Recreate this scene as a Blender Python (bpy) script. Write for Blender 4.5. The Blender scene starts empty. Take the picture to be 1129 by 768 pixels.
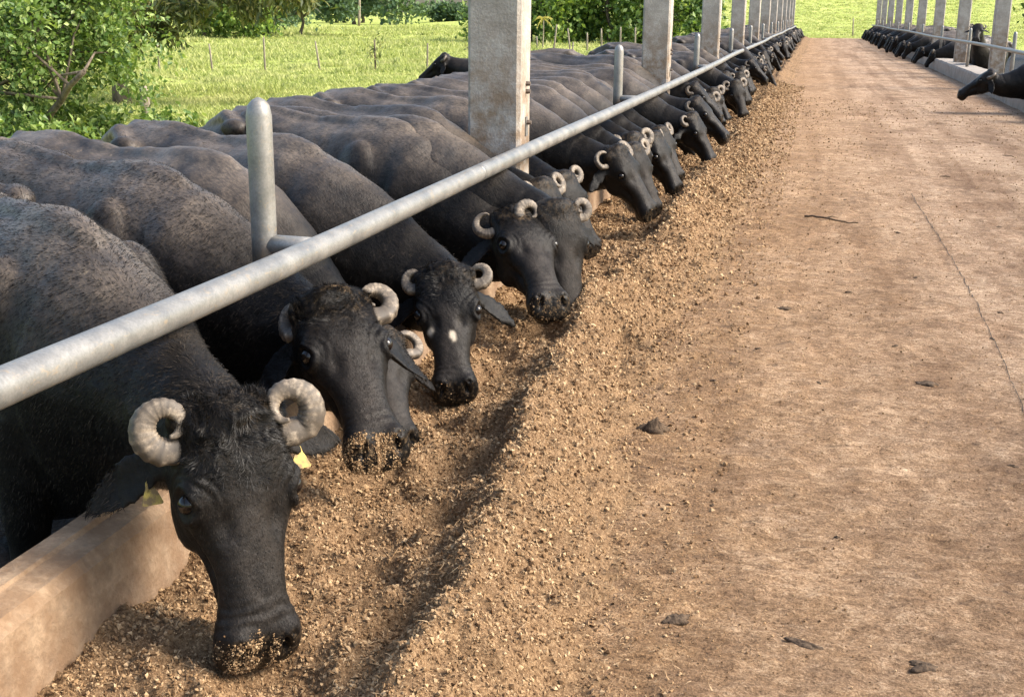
import bpy, bmesh, math, random
import numpy as np
from mathutils import Vector, Matrix

# ------------------------------------------------------------------ camera, sky, sun, exposure
scene = bpy.context.scene
rad = math.radians
PI = math.pi
CAM_H = 1.38
YAW, PITCH, ROLL = rad(13.56), rad(15.45), rad(0.57)
fwd = Vector((-math.sin(YAW) * math.cos(PITCH), math.cos(YAW) * math.cos(PITCH), -math.sin(PITCH)))
r0 = Vector((math.cos(YAW), math.sin(YAW), 0))
u0 = r0.cross(fwd)
rgt = r0 * math.cos(ROLL) + u0 * math.sin(ROLL)
upv = u0 * math.cos(ROLL) - r0 * math.sin(ROLL)
cd = bpy.data.cameras.new('camera')
cam = bpy.data.objects.new('camera', cd)
scene.collection.objects.link(cam)
m = Matrix((rgt, upv, -fwd)).transposed().to_4x4()
m.translation = Vector((0, 0, CAM_H))
cam.matrix_world = m
cd.sensor_width = 36
cd.lens = 36 * 1340 / 1129
cd.clip_start = 0.05
cd.clip_end = 3000
scene.camera = cam

SUN_EL, SUN_AZ = rad(40), rad(84)          # azimuth clockwise from +Y (the alley's direction)
world = bpy.data.worlds.new('World')
scene.world = world
world.use_nodes = True
wn = world.node_tree
sky = wn.nodes.new('ShaderNodeTexSky')
sky.sky_type = 'NISHITA'
sky.sun_disc = False
sky.sun_elevation = SUN_EL
sky.sun_rotation = SUN_AZ
sky.air_density = 1.2
sky.dust_density = 3.0
wn.links.new(sky.outputs[0], wn.nodes['Background'].inputs[0])
wn.nodes['Background'].inputs[1].default_value = 0.15
sl = bpy.data.lights.new('sun', 'SUN')
sl.energy = 2.8
sl.angle = rad(26)
sl.color = (1.0, 0.93, 0.83)
sun = bpy.data.objects.new('sun', sl)
scene.collection.objects.link(sun)
sd = Vector((math.sin(SUN_AZ) * math.cos(SUN_EL), math.cos(SUN_AZ) * math.cos(SUN_EL), math.sin(SUN_EL)))
sun.rotation_euler = sd.to_track_quat('Z', 'Y').to_euler()
scene.render.engine = 'CYCLES'
scene.view_settings.view_transform = 'Standard'
scene.view_settings.look = 'None'
scene.view_settings.gamma = 1
scene.view_settings.exposure = 1.25

random.seed(7)
rng = np.random.default_rng(11)
C = scene.collection

# ------------------------------------------------------------------ helpers
def hash2(ix, iy, s):
    n = (ix.astype(np.int64) * 374761393 + iy.astype(np.int64) * 668265263 + s * 974711) & 0x7fffffff
    n = ((n ^ (n >> 13)) * 1274126177) & 0x7fffffff
    return ((n ^ (n >> 16)) & 0xffff) / 65535.0

def vnoise(x, y, s=0):
    x = np.asarray(x, float); y = np.asarray(y, float)
    ix = np.floor(x); iy = np.floor(y)
    fx = x - ix; fy = y - iy
    fx = fx * fx * (3 - 2 * fx); fy = fy * fy * (3 - 2 * fy)
    a = hash2(ix, iy, s); b = hash2(ix + 1, iy, s); c = hash2(ix, iy + 1, s); d = hash2(ix + 1, iy + 1, s)
    return (a * (1 - fx) + b * fx) * (1 - fy) + (c * (1 - fx) + d * fx) * fy - 0.5

def fbm(x, y, s=0, o=4):
    r = 0; a = 1.0; f = 1.0
    for i in range(o):
        r = r + a * vnoise(np.asarray(x) * f + 13.7 * i, np.asarray(y) * f - 7.3 * i, s + i); a *= 0.5; f *= 2.03
    return r

def smooth01(x, a, b):
    t = np.clip((np.asarray(x, float) - a) / (b - a), 0, 1)
    return t * t * (3 - 2 * t)

def mesh_np(name, V, F, smooth=True):
    """V (n,3); F: (m,k) int array or list of arrays of the same k"""
    me = bpy.data.meshes.new(name)
    Fs = F if isinstance(F, list) else [F]
    Fs = [np.asarray(f, np.int32) for f in Fs if len(f)]
    nl = sum(f.size for f in Fs); nf = sum(len(f) for f in Fs)
    me.vertices.add(len(V)); me.vertices.foreach_set('co', np.asarray(V, np.float32).ravel())
    me.loops.add(nl); me.loops.foreach_set('vertex_index', np.concatenate([f.ravel() for f in Fs]))
    me.polygons.add(nf)
    tot = np.concatenate([np.full(len(f), f.shape[1], np.int32) for f in Fs])
    st = np.concatenate([[0], np.cumsum(tot)[:-1]]).astype(np.int32)
    me.polygons.foreach_set('loop_start', st)
    me.polygons.foreach_set('use_smooth', np.full(nf, smooth))
    me.update(calc_edges=True)
    me.validate()
    return me

def obj(name, me, mat=None, parent=None, loc=None):
    o = bpy.data.objects.new(name, me)
    C.objects.link(o)
    if mat is not None and me is not None and len(me.materials) == 0:
        me.materials.append(mat)
    if parent is not None: o.parent = parent
    if loc is not None: o.location = loc
    return o

def empty(name, loc, rz=0):
    o = bpy.data.objects.new(name, None); C.objects.link(o)
    o.location = loc; o.rotation_euler = (0, 0, rz); o.empty_display_size = 0.1
    return o

def tag(o, label=None, cat=None, group=None, kind=None):
    if label: o['label'] = label
    if cat: o['category'] = cat
    if group: o['group'] = group
    if kind: o['kind'] = kind
    return o

def copy_tree(o, parent=None):
    c = o.copy(); C.objects.link(c); c.parent = parent
    for ch in [q for q in o.children]: copy_tree(ch, c)
    return c

class MB:
    """collects pieces of one mesh"""
    def __init__(s): s.V = []; s.Q = []; s.T = []; s.n = 0
    def add(s, V, Q=(), T=()):
        V = np.asarray(V, float)
        if len(Q): s.Q.append(np.asarray(Q, int) + s.n)
        if len(T): s.T.append(np.asarray(T, int) + s.n)
        s.V.append(V); s.n += len(V)
    def mesh(s, name, smooth=True):
        F = []
        if s.Q: F.append(np.concatenate(s.Q))
        if s.T: F.append(np.concatenate(s.T))
        return mesh_np(name, np.concatenate(s.V), F, smooth)
    def box(s, x0, x1, y0, y1, z0, z1):
        V = [(x, y, z) for z in (z0, z1) for y in (y0, y1) for x in (x0, x1)]
        s.add(V, [(0, 2, 3, 1), (4, 5, 7, 6), (0, 1, 5, 4), (2, 6, 7, 3), (0, 4, 6, 2), (1, 3, 7, 5)])
    def rings(s, R, cap=True):
        """R (k,n,3) closed rings"""
        R = np.asarray(R, float); k, n, _ = R.shape
        V = R.reshape(-1, 3); Q = []
        for i in range(k - 1):
            a = i * n + np.arange(n); b = i * n + (np.arange(n) + 1) % n
            Q.append(np.stack([a, b, b + n, a + n], 1))
        T = []
        if cap:
            V = np.concatenate([V, [R[0].mean(0)], [R[-1].mean(0)]])
            a = np.arange(n); b = (a + 1) % n
            T = np.concatenate([np.stack([b, a, np.full(n, k * n)], 1), np.stack([a + (k - 1) * n, b + (k - 1) * n, np.full(n, k * n + 1)], 1)])
        s.add(V, np.concatenate(Q), T)
    def tube(s, P, rad_, n=8, cap=True, flat=1.0):
        P = np.asarray(P, float); k = len(P)
        rad_ = np.broadcast_to(np.asarray(rad_, float), (k,))
        Tn = np.gradient(P, axis=0); Tn /= np.linalg.norm(Tn, axis=1)[:, None] + 1e-9
        ref = np.array([0, 0, 1.0]) if abs(Tn[0][2]) < 0.9 else np.array([1.0, 0, 0])
        A = np.cross(Tn[0], ref); A /= np.linalg.norm(A)
        R = []
        th = np.arange(n) * 2 * PI / n
        for i in range(k):
            A = A - Tn[i] * (A @ Tn[i]); A /= np.linalg.norm(A) + 1e-9
            B = np.cross(Tn[i], A)
            R.append(P[i] + rad_[i] * (np.cos(th)[:, None] * A + flat * np.sin(th)[:, None] * B))
        s.rings(np.array(R), cap)
    def ellipsoid(s, c, r, axes=None, n=12, k=8):
        th = np.arange(n) * 2 * PI / n
        ph = np.linspace(0.02, PI - 0.02, k)
        R = []
        ax = np.eye(3) if axes is None else np.asarray(axes, float)
        for p in ph:
            loc = np.stack([np.sin(p) * np.cos(th) * r[0], np.sin(p) * np.sin(th) * r[1], np.full(n, np.cos(p) * r[2])], 1)
            R.append(np.asarray(c) + loc @ ax)
        s.rings(np.array(R)[::-1])

# ------------------------------------------------------------------ materials
def newmat(name):
    mt = bpy.data.materials.new(name); mt.use_nodes = True
    nt = mt.node_tree; b = nt.nodes['Principled BSDF']
    return mt, nt, b

def N(nt, t, **kw):
    n = nt.nodes.new(t)
    for k, v in kw.items():
        if k in n.inputs.keys(): n.inputs[k].default_value = v
        else: setattr(n, k, v)
    return n

def noise(nt, co, scale, detail=5, rough=0.6, dist=0.0, stretch=None):
    if stretch is not None:
        mp = N(nt, 'ShaderNodeMapping'); mp.inputs['Scale'].default_value = stretch
        nt.links.new(co, mp.inputs[0]); co = mp.outputs[0]
    n = N(nt, 'ShaderNodeTexNoise'); n.inputs['Scale'].default_value = scale; n.inputs['Detail'].default_value = detail
    n.inputs['Roughness'].default_value = rough; n.inputs['Distortion'].default_value = dist
    nt.links.new(co, n.inputs['Vector']); return n.outputs[0]

def ramp(nt, f, stops):
    r = N(nt, 'ShaderNodeValToRGB'); e = r.color_ramp.elements
    while len(e) < len(stops): e.new(0.5)
    for i, (p, c) in enumerate(stops):
        e[i].position = p; e[i].color = (*c, 1) if len(c) == 3 else c
    nt.links.new(f, r.inputs[0]); return r.outputs[0]

def mix(nt, f, a, b, mode='MIX'):
    x = N(nt, 'ShaderNodeMix', data_type='RGBA', blend_type=mode)
    for s, v in ((0, f), (6, a), (7, b)):
        if isinstance(v, (int, float)): x.inputs[s].default_value = v
        elif isinstance(v, tuple): x.inputs[s].default_value = (*v, 1)
        else: nt.links.new(v, x.inputs[s])
    return x.outputs[2]

def math_(nt, op, a, b=None):
    x = N(nt, 'ShaderNodeMath', operation=op)
    for s, v in ((0, a), (1, b)):
        if v is None: continue
        if isinstance(v, (int, float)): x.inputs[s].default_value = v
        else: nt.links.new(v, x.inputs[s])
    return x.outputs[0]

def bump(nt, b, h, strength=0.5, dist=0.01):
    x = N(nt, 'ShaderNodeBump'); x.inputs['Strength'].default_value = strength; x.inputs['Distance'].default_value = dist
    nt.links.new(h, x.inputs['Height']); nt.links.new(x.outputs[0], b.inputs['Normal'])

def coords(nt, which='Object'):
    return N(nt, 'ShaderNodeTexCoord').outputs[which]

def position(nt):
    return N(nt, 'ShaderNodeNewGeometry').outputs['Position']

def island(nt):
    return N(nt, 'ShaderNodeNewGeometry').outputs['Random Per Island']

M = {}
def mat_hide():
    mt, nt, b = newmat('buffalo_hide')
    co = coords(nt)
    ri = N(nt, 'ShaderNodeObjectInfo').outputs['Random']
    off = N(nt, 'ShaderNodeVectorMath', operation='ADD'); nt.links.new(co, off.inputs[0])
    cmb = N(nt, 'ShaderNodeCombineXYZ'); nt.links.new(math_(nt, 'MULTIPLY', ri, 37.0), cmb.inputs[0]); nt.links.new(cmb.outputs[0], off.inputs[1])
    co2 = off.outputs[0]
    big = noise(nt, co2, 3.2, 5, 0.6)
    fine = noise(nt, co2, 130, 4, 0.7, stretch=(0.4, 1, 0.55))
    base = mix(nt, ramp(nt, big, [(0.35, (0, 0, 0)), (0.7, (1, 1, 1))]), (0.0030, 0.0027, 0.0026), (0.0115, 0.0095, 0.0082))
    # dried dust and mud from wallowing, kept to the back's top, painting shaded flanks
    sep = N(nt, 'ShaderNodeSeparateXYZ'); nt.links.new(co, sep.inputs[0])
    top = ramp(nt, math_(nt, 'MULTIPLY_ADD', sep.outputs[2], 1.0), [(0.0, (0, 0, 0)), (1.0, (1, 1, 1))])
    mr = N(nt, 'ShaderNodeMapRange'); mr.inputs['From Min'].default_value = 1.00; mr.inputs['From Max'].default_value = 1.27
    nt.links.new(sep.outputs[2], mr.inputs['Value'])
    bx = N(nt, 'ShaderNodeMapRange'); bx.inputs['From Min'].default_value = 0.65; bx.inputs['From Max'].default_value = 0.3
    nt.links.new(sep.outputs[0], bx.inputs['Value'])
    dust_shade_m = math_(nt, 'MULTIPLY', mr.outputs[0], bx.outputs[0])
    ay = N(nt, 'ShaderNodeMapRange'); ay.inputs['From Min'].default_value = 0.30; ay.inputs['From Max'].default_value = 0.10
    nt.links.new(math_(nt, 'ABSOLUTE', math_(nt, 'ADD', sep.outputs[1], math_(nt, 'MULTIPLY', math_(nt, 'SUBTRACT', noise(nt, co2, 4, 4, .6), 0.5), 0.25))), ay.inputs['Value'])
    dust_shade_m = math_(nt, 'MULTIPLY', dust_shade_m, math_(nt, 'ADD', math_(nt, 'MULTIPLY', ay.outputs[0], 0.85), 0.15))  # sideways fade puts the flanks' shade into the dust colour
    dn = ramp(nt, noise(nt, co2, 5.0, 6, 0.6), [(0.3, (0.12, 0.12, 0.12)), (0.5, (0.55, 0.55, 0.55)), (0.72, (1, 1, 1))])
    dust_shade_f = math_(nt, 'MULTIPLY', dust_shade_m, dn)
    col = mix(nt, math_(nt, 'MULTIPLY', dust_shade_f, 0.75), base, (0.20, 0.155, 0.115))
    cl = ramp(nt, noise(nt, co2, 13, 7, 0.75), [(0.63, (0, 0, 0)), (0.72, (1, 1, 1))])
    clm = math_(nt, 'MULTIPLY', math_(nt, 'MULTIPLY', cl, dust_shade_m), ramp(nt, noise(nt, co2, 1.7, 2, 0.5), [(0.46, (0, 0, 0)), (0.56, (1, 1, 1))]))
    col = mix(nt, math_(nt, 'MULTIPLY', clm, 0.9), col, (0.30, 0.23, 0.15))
    col = mix(nt, 0.65, col, ramp(nt, fine, [(0.3, (0.25, 0.25, 0.25)), (0.5, (0.95, 0.93, 0.9)), (0.72, (2.0, 1.9, 1.8))]), 'MULTIPLY')
    at = N(nt, 'ShaderNodeAttribute'); at.attribute_name = 'mk'
    sp = N(nt, 'ShaderNodeSeparateColor'); nt.links.new(at.outputs['Color'], sp.inputs[0])
    fn = ramp(nt, noise(nt, co2, 22, 6, 0.7), [(0.32, (0.15, 0.15, 0.15)), (0.68, (1, 1, 1))])
    col = mix(nt, math_(nt, 'MULTIPLY', math_(nt, 'MULTIPLY', sp.outputs[0], fn), 0.75), col, (0.044, 0.036, 0.030))
    pn = ramp(nt, noise(nt, co2, 45, 5, 0.7), [(0.46, (0, 0, 0)), (0.6, (1, 1, 1))])
    col = mix(nt, math_(nt, 'MULTIPLY', math_(nt, 'MULTIPLY', sp.outputs[2], pn), 0.9), col, (0.20, 0.135, 0.075))
    fd = ramp(nt, noise(nt, co2, 70, 6, 0.75), [(0.52, (0, 0, 0)), (0.6, (1, 1, 1))])
    col = mix(nt, math_(nt, 'MULTIPLY', math_(nt, 'MULTIPLY', sp.outputs[1], fd), 0.35), col, (0.20, 0.135, 0.075))
    dd = ramp(nt, noise(nt, co2, 16, 8, 0.75), [(0.55, (0, 0, 0)), (0.68, (1, 1, 1))])
    col = mix(nt, math_(nt, 'MULTIPLY', dd, 0.22), col, (0.060, 0.046, 0.035))
    col = mix(nt, at.outputs['Alpha'], col, (0.52, 0.44, 0.34))
    nt.links.new(col, b.inputs['Base Color'])
    rr = ramp(nt, big, [(0.3, (0.40, 0.40, 0.40)), (0.75, (0.60, 0.60, 0.60))])
    rr = mix(nt, math_(nt, 'MULTIPLY', sp.outputs[1], 0.8), rr, (0.30, 0.30, 0.30))
    nt.links.new(rr, b.inputs['Roughness'])
    nt.links.new(math_(nt, 'ADD', math_(nt, 'MULTIPLY', dust_shade_m, 0.40), 0.15), b.inputs['Specular IOR Level'])
    b.inputs['Sheen Weight'].default_value = 0.0
    b.inputs['Sheen Tint'].default_value = (0.8, 0.7, 0.6, 1)
    h = mix(nt, 0.5, fine, noise(nt, co2, 28, 5, 0.7))
    bump(nt, b, h, 0.75, 0.006)
    return mt

def mat_simple(name, c1, c2, scale, rough=0.8, bs=0.4, bd=0.004, spec=0.4, stretch=None, co='Object', detail=6, lo=0.35, hi=0.65):
    mt, nt, b = newmat(name)
    co = coords(nt, co) if co != 'Position' else position(nt)
    n = noise(nt, co, scale, detail, 0.65, stretch=stretch)
    nt.links.new(ramp(nt, n, [(lo, c1), (hi, c2)]), b.inputs['Base Color'])
    b.inputs['Roughness'].default_value = rough; b.inputs['Specular IOR Level'].default_value = spec
    bump(nt, b, n, bs, bd)
    return mt

def mat_island(name, cols, rough=0.8, spec=0.3, trans=0.0):
    mt, nt, b = newmat(name)
    k = len(cols)
    c = ramp(nt, island(nt), [(i / (k - 1), cc) for i, cc in enumerate(cols)])
    nt.links.new(c, b.inputs['Base Color'])
    b.inputs['Roughness'].default_value = rough; b.inputs['Specular IOR Level'].default_value = spec
    if trans > 0:
        tr = N(nt, 'ShaderNodeBsdfTranslucent'); nt.links.new(mix(nt, 1.0, c, (1.0, 1.0, 0.45), 'MULTIPLY'), tr.inputs[0])
        ms = N(nt, 'ShaderNodeMixShader'); ms.inputs[0].default_value = trans
        nt.links.new(b.outputs[0], ms.inputs[1]); nt.links.new(tr.outputs[0], ms.inputs[2])
        nt.links.new(ms.outputs[0], nt.nodes['Material Output'].inputs[0])
    return mt

def mat_horn():
    mt, nt, b = newmat('horn')
    co = coords(nt)
    n = noise(nt, co, 55, 6, 0.75); n2 = noise(nt, co, 17, 5, 0.65)
    c = ramp(nt, n, [(0.3, (0.06, 0.048, 0.037)), (0.48, (0.175, 0.135, 0.095)), (0.68, (0.37, 0.30, 0.22))])
    c = mix(nt, ramp(nt, n2, [(0.46, (0, 0, 0)), (0.54, (0.9, 0.9, 0.9))]), c, (0.085, 0.066, 0.048))
    at = N(nt, 'ShaderNodeAttribute'); at.attribute_name = 'groove'
    c = mix(nt, math_(nt, 'MULTIPLY', at.outputs['Fac'], 0.85), c, (0.035, 0.028, 0.022))
    nt.links.new(c, b.inputs['Base Color']); b.inputs['Roughness'].default_value = 0.6
    bump(nt, b, n, 0.4, 0.002)
    return mt

def mat_concrete(name, light=(0.47, 0.425, 0.37), dark=(0.27, 0.24, 0.20), dirt=(0.20, 0.125, 0.065), dirt_top=1.45):
    mt, nt, b = newmat(name)
    p = position(nt)
    n = noise(nt, p, 6, 8, 0.7); n2 = noise(nt, p, 70, 4, 0.6)
    c = ramp(nt, n, [(0.3, dark), (0.62, light)])
    c = mix(nt, 0.35, c, ramp(nt, n2, [(0.3, (0.35, 0.35, 0.35)), (0.7, (1.3, 1.3, 1.3))]), 'MULTIPLY')
    sep = N(nt, 'ShaderNodeSeparateXYZ'); nt.links.new(p, sep.inputs[0])
    mr = N(nt, 'ShaderNodeMapRange'); mr.inputs['From Min'].default_value = dirt_top; mr.inputs['From Max'].default_value = dirt_top - 0.55
    nt.links.new(sep.outputs[2], mr.inputs['Value'])
    dn = ramp(nt, noise(nt, p, 9, 7, 0.7), [(0.38, (0, 0, 0)), (0.58, (1, 1, 1))])
    f = math_(nt, 'MULTIPLY', mr.outputs[0], dn)
    c = mix(nt, math_(nt, 'MULTIPLY', f, 0.8), c, dirt)
    nt.links.new(c, b.inputs['Base Color']); b.inputs['Roughness'].default_value = 0.88
    bump(nt, b, mix(nt, 0.5, n, n2), 0.9, 0.010)
    return mt

def mat_galv():
    mt, nt, b = newmat('galvanised_steel')
    co = position(nt)
    n = noise(nt, co, 9, 6, 0.65); n2 = noise(nt, co, 45, 8, 0.75, 1.2, stretch=(1, 0.5, 1)); n3 = noise(nt, co, 150, 4, 0.7)
    c = ramp(nt, n, [(0.35, (0.19, 0.186, 0.176)), (0.65, (0.30, 0.288, 0.265))])
    c = mix(nt, 0.5, c, ramp(nt, n3, [(0.3, (0.55, 0.55, 0.55)), (0.7, (1.25, 1.25, 1.25))]), 'MULTIPLY')
    d = ramp(nt, n2, [(0.56, (0, 0, 0)), (0.64, (1, 1, 1))])
    sep = N(nt, 'ShaderNodeSeparateXYZ'); nt.links.new(co, sep.inputs[0])
    c = mix(nt, math_(nt, 'MULTIPLY', d, 0.7), c, (0.34, 0.27, 0.19))
    nt.links.new(c, b.inputs['Base Color'])
    b.inputs['Metallic'].default_value = 0.45
    nt.links.new(ramp(nt, n, [(0.3, (0.34, 0.34, 0.34)), (0.7, (0.55, 0.55, 0.55))]), b.inputs['Roughness'])
    bump(nt, b, n2, 0.2, 0.002)
    return mt

def mat_alley():
    mt, nt, b = newmat('dirty_concrete_floor')
    p = position(nt)
    big = noise(nt, p, 1.1, 7, 0.7, 0.5, stretch=(1, 0.6, 1))
    n2 = noise(nt, p, 24, 10, 0.78, 0.2, stretch=(0.75, 1.35, 1)); n3 = noise(nt, p, 150, 5, 0.75)
    n5 = noise(nt, p, 7, 8, 0.7, 0.6)
    mid_ = math_(nt, 'ADD', math_(nt, 'ADD', math_(nt, 'MULTIPLY', n2, 0.42), math_(nt, 'MULTIPLY', n3, 0.34)), math_(nt, 'MULTIPLY', n5, 0.24))
    trk = noise(nt, p, 1.0, 5, 0.6, 0.2, stretch=(2.6, 0.10, 1))
    c = ramp(nt, mid_, [(0.36, (0.075, 0.047, 0.030)), (0.44, (0.205, 0.134, 0.082)), (0.515, (0.325, 0.226, 0.146)), (0.60, (0.56, 0.435, 0.31))])
    c = mix(nt, ramp(nt, trk, [(0.45, (0, 0, 0)), (0.60, (0.85, 0.85, 0.85))]), c, mix(nt, 1.0, c, (0.68, 0.63, 0.59), 'MULTIPLY'))
    c = mix(nt, ramp(nt, big, [(0.36, (0.8, 0.8, 0.8)), (0.52, (0, 0, 0))]), c, mix(nt, 1.0, c, (0.60, 0.53, 0.47), 'MULTIPLY'))
    dmp = ramp(nt, noise(nt, p, 1.5, 8, 0.72, 0.7, stretch=(1, .55, 1)), [(0.53, (0, 0, 0)), (0.63, (0.8, 0.8, 0.8))])
    c = mix(nt, dmp, c, mix(nt, 1.0, c, (0.58, 0.55, 0.54), 'MULTIPLY'))
    sep = N(nt, 'ShaderNodeSeparateXYZ'); nt.links.new(p, sep.inputs[0])
    gx = N(nt, 'ShaderNodeMapRange'); gx.inputs['From Min'].default_value = 0.2; gx.inputs['From Max'].default_value = 1.6; nt.links.new(sep.outputs[0], gx.inputs['Value'])
    c = mix(nt, math_(nt, 'MULTIPLY', gx.outputs[0], 0.55), c, mix(nt, 1.0, c, (1.05, 1.12, 1.22), 'MULTIPLY'))
    # feed dust trodden into the floor beside the heap
    mr = N(nt, 'ShaderNodeMapRange'); mr.inputs['From Min'].default_value = 1.0; mr.inputs['From Max'].default_value = -0.35
    nt.links.new(sep.outputs[0], mr.inputs['Value'])
    f = math_(nt, 'MULTIPLY', mr.outputs[0], ramp(nt, noise(nt, p, 5, 8, 0.75), [(0.35, (0.3, 0.3, 0.3)), (0.6, (1, 1, 1))]))
    c = mix(nt, math_(nt, 'MULTIPLY', f, 0.8), c, ramp(nt, mid_, [(0.38, (0.080, 0.046, 0.023)), (0.5, (0.265, 0.163, 0.082)), (0.61, (0.47, 0.32, 0.18))]))
    sp = ramp(nt, noise(nt, p, 11, 6, 0.7, 0.3, stretch=(0.7, 1.3, 1)), [(0.60, (0, 0, 0)), (0.67, (1, 1, 1))])
    c = mix(nt, math_(nt, 'MULTIPLY', sp, 0.6), c, (0.085, 0.058, 0.040))
    c = mix(nt, 1.0, c, (1.08, 1.02, 0.97), 'MULTIPLY')
    c = mix(nt, ramp(nt, noise(nt, p, 2.2, 9, 0.75, 0.8, stretch=(1, .7, 1)), [(0.50, (0, 0, 0)), (0.62, (0.75, 0.75, 0.75))]), c, mix(nt, 1.0, c, (1.32, 1.34, 1.36), 'MULTIPLY'))
    c = mix(nt, 0.8, c, ramp(nt, noise(nt, p, 75, 6, 0.8), [(0.34, (0.35, 0.32, 0.3)), (0.48, (1, 1, 1)), (0.66, (1.35, 1.33, 1.3))]), 'MULTIPLY')
    nt.links.new(c, b.inputs['Base Color']); b.inputs['Roughness'].default_value = 0.9
    b.inputs['Specular IOR Level'].default_value = 0.2
    bump(nt, b, mid_, 1.0, 0.04)
    return mt

def mat_feed():
    mt, nt, b = newmat('chopped_feed')
    p = position(nt)
    fine = noise(nt, p, 120, 5, 0.75); midn = noise(nt, p, 22, 6, 0.7)
    c = ramp(nt, fine, [(0.3, (0.055, 0.031, 0.015)), (0.5, (0.205, 0.123, 0.062)), (0.7, (0.42, 0.285, 0.16))])
    c = mix(nt, 0.6, c, ramp(nt, midn, [(0.3, (0.45, 0.42, 0.4)), (0.65, (1.2, 1.2, 1.2))]), 'MULTIPLY')
    nt.links.new(c, b.inputs['Base Color']); b.inputs['Roughness'].default_value = 0.9
    b.inputs['Specular IOR Level'].default_value = 0.2
    bump(nt, b, mix(nt, 0.5, midn, fine), 1.0, 0.014)
    return mt

def mat_grass_ground():
    mt, nt, b = newmat('pasture_ground')
    p = position(nt)
    n = noise(nt, p, 0.22, 8, 0.7, 0.4); n2 = noise(nt, p, 3.5, 7, 0.75)
    c = ramp(nt, n, [(0.3, (0.25, 0.31, 0.075)), (0.5, (0.40, 0.46, 0.125)), (0.72, (0.54, 0.54, 0.22))])
    c = mix(nt, 0.85, c, ramp(nt, n2, [(0.33, (0.30, 0.38, 0.28)), (0.6, (1.2, 1.15, 1.0))]), 'MULTIPLY')
    nt.links.new(c, b.inputs['Base Color']); b.inputs['Roughness'].default_value = 0.9
    b.inputs['Specular IOR Level'].default_value = 0.1
    bump(nt, b, n2, 0.8, 0.12)
    return mt

def mat_blades():
    mt, nt, b = newmat('grass_blades')
    c = ramp(nt, island(nt), [(0, (0.26, 0.31, 0.075)), (0.5, (0.42, 0.46, 0.135)), (1, (0.58, 0.58, 0.26))])
    p = position(nt)
    n = noise(nt, p, 0.35, 6, 0.7, 0.3); n2 = noise(nt, p, 1.6, 6, 0.7)
    c = mix(nt, ramp(nt, n, [(0.5, (0, 0, 0)), (0.66, (0.8, 0.8, 0.8))]), c, (0.52, 0.50, 0.22))
    c = mix(nt, ramp(nt, n2, [(0.54, (0, 0, 0)), (0.64, (0.85, 0.85, 0.85))]), c, (0.10, 0.17, 0.035))
    nt.links.new(c, b.inputs['Base Color']); b.inputs['Roughness'].default_value = 0.7; b.inputs['Specular IOR Level'].default_value = 0.15
    tr = N(nt, 'ShaderNodeBsdfTranslucent'); nt.links.new(c, tr.inputs[0])
    ms = N(nt, 'ShaderNodeMixShader'); ms.inputs[0].default_value = 0.4
    nt.links.new(b.outputs[0], ms.inputs[1]); nt.links.new(tr.outputs[0], ms.inputs[2]); nt.links.new(ms.outputs[0], nt.nodes['Material Output'].inputs[0])
    return mt

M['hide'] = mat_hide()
M['horn'] = mat_horn()
M['eye'] = mat_simple('eye', (0.004, 0.003, 0.003), (0.012, 0.008, 0.006), 30, 0.10, 0.0, 0.001, 0.4)
M['tag'] = mat_simple('yellow_tag', (0.20, 0.13, 0.055), (0.55, 0.40, 0.08), 45, 0.6, 0.3, 0.001, lo=.42, hi=.62)
M['hair'] = mat_island('coat_hair', [(0.003, 0.0026, 0.0025), (0.008, 0.0066, 0.0057), (0.016, 0.0128, 0.010), (0.048, 0.038, 0.029)], 0.6, 0.10)
M['forelock'] = mat_island('forelock_hair', [(0.002, 0.0018, 0.0016), (0.006, 0.005, 0.0042), (0.018, 0.0140, 0.0100)], 0.42, 0.22)
M['crumb'] = mat_island('feed_crumbs', [(0.10, 0.056, 0.027), (0.21, 0.126, 0.063), (0.33, 0.213, 0.112), (0.47, 0.33, 0.19)], 0.9, 0.15)
M['feed'] = mat_feed()
M['alley'] = mat_alley()
M['pasture'] = mat_grass_ground()
M['concrete'] = mat_concrete('pillar_concrete')
M['kerb'] = mat_concrete('kerb_concrete', (0.36, 0.25, 0.155), (0.15, 0.098, 0.060), (0.17, 0.098, 0.05), 0.80)
M['kerb_grey'] = mat_concrete('kerb_concrete_grey', (0.36, 0.32, 0.28), (0.19, 0.165, 0.14), (0.27, 0.19, 0.12), 0.4)
M['steel'] = mat_galv()
M['bolt'] = mat_simple('rusty_bolt', (0.05, 0.04, 0.035), (0.16, 0.12, 0.09), 40, 0.6)
M['mud'] = mat_simple('wet_mud', (0.005, 0.0045, 0.004), (0.030, 0.025, 0.021), 9, 0.6, 1.0, 0.05, 0.25, co='Position')
M['dung'] = mat_simple('dry_dung', (0.045, 0.030, 0.020), (0.13, 0.088, 0.055), 60, 0.9, 1.0, 0.01, 0.2)
M['bark'] = mat_simple('bark', (0.07, 0.055, 0.04), (0.24, 0.19, 0.14), 14, 0.9, 1.0, 0.03, 0.2, stretch=(1, 1, 0.25))
M['post_wood'] = mat_simple('weathered_wood', (0.16, 0.13, 0.10), (0.36, 0.31, 0.24), 20, 0.9, 0.6, 0.01, 0.2, stretch=(1, 1, 0.2))
M['grass'] = mat_blades()
M['leaf_a'] = mat_island('bush_leaves', [(0.065, 0.125, 0.032), (0.143, 0.237, 0.058), (0.247, 0.350, 0.094), (0.416, 0.500, 0.174)], 0.45, 0.5, 0.4)
M['leaf_b'] = mat_island('mango_leaves', [(0.058, 0.081, 0.029), (0.117, 0.150, 0.051), (0.208, 0.237, 0.080), (0.429, 0.375, 0.160)], 0.45, 0.5, 0.4)
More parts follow.
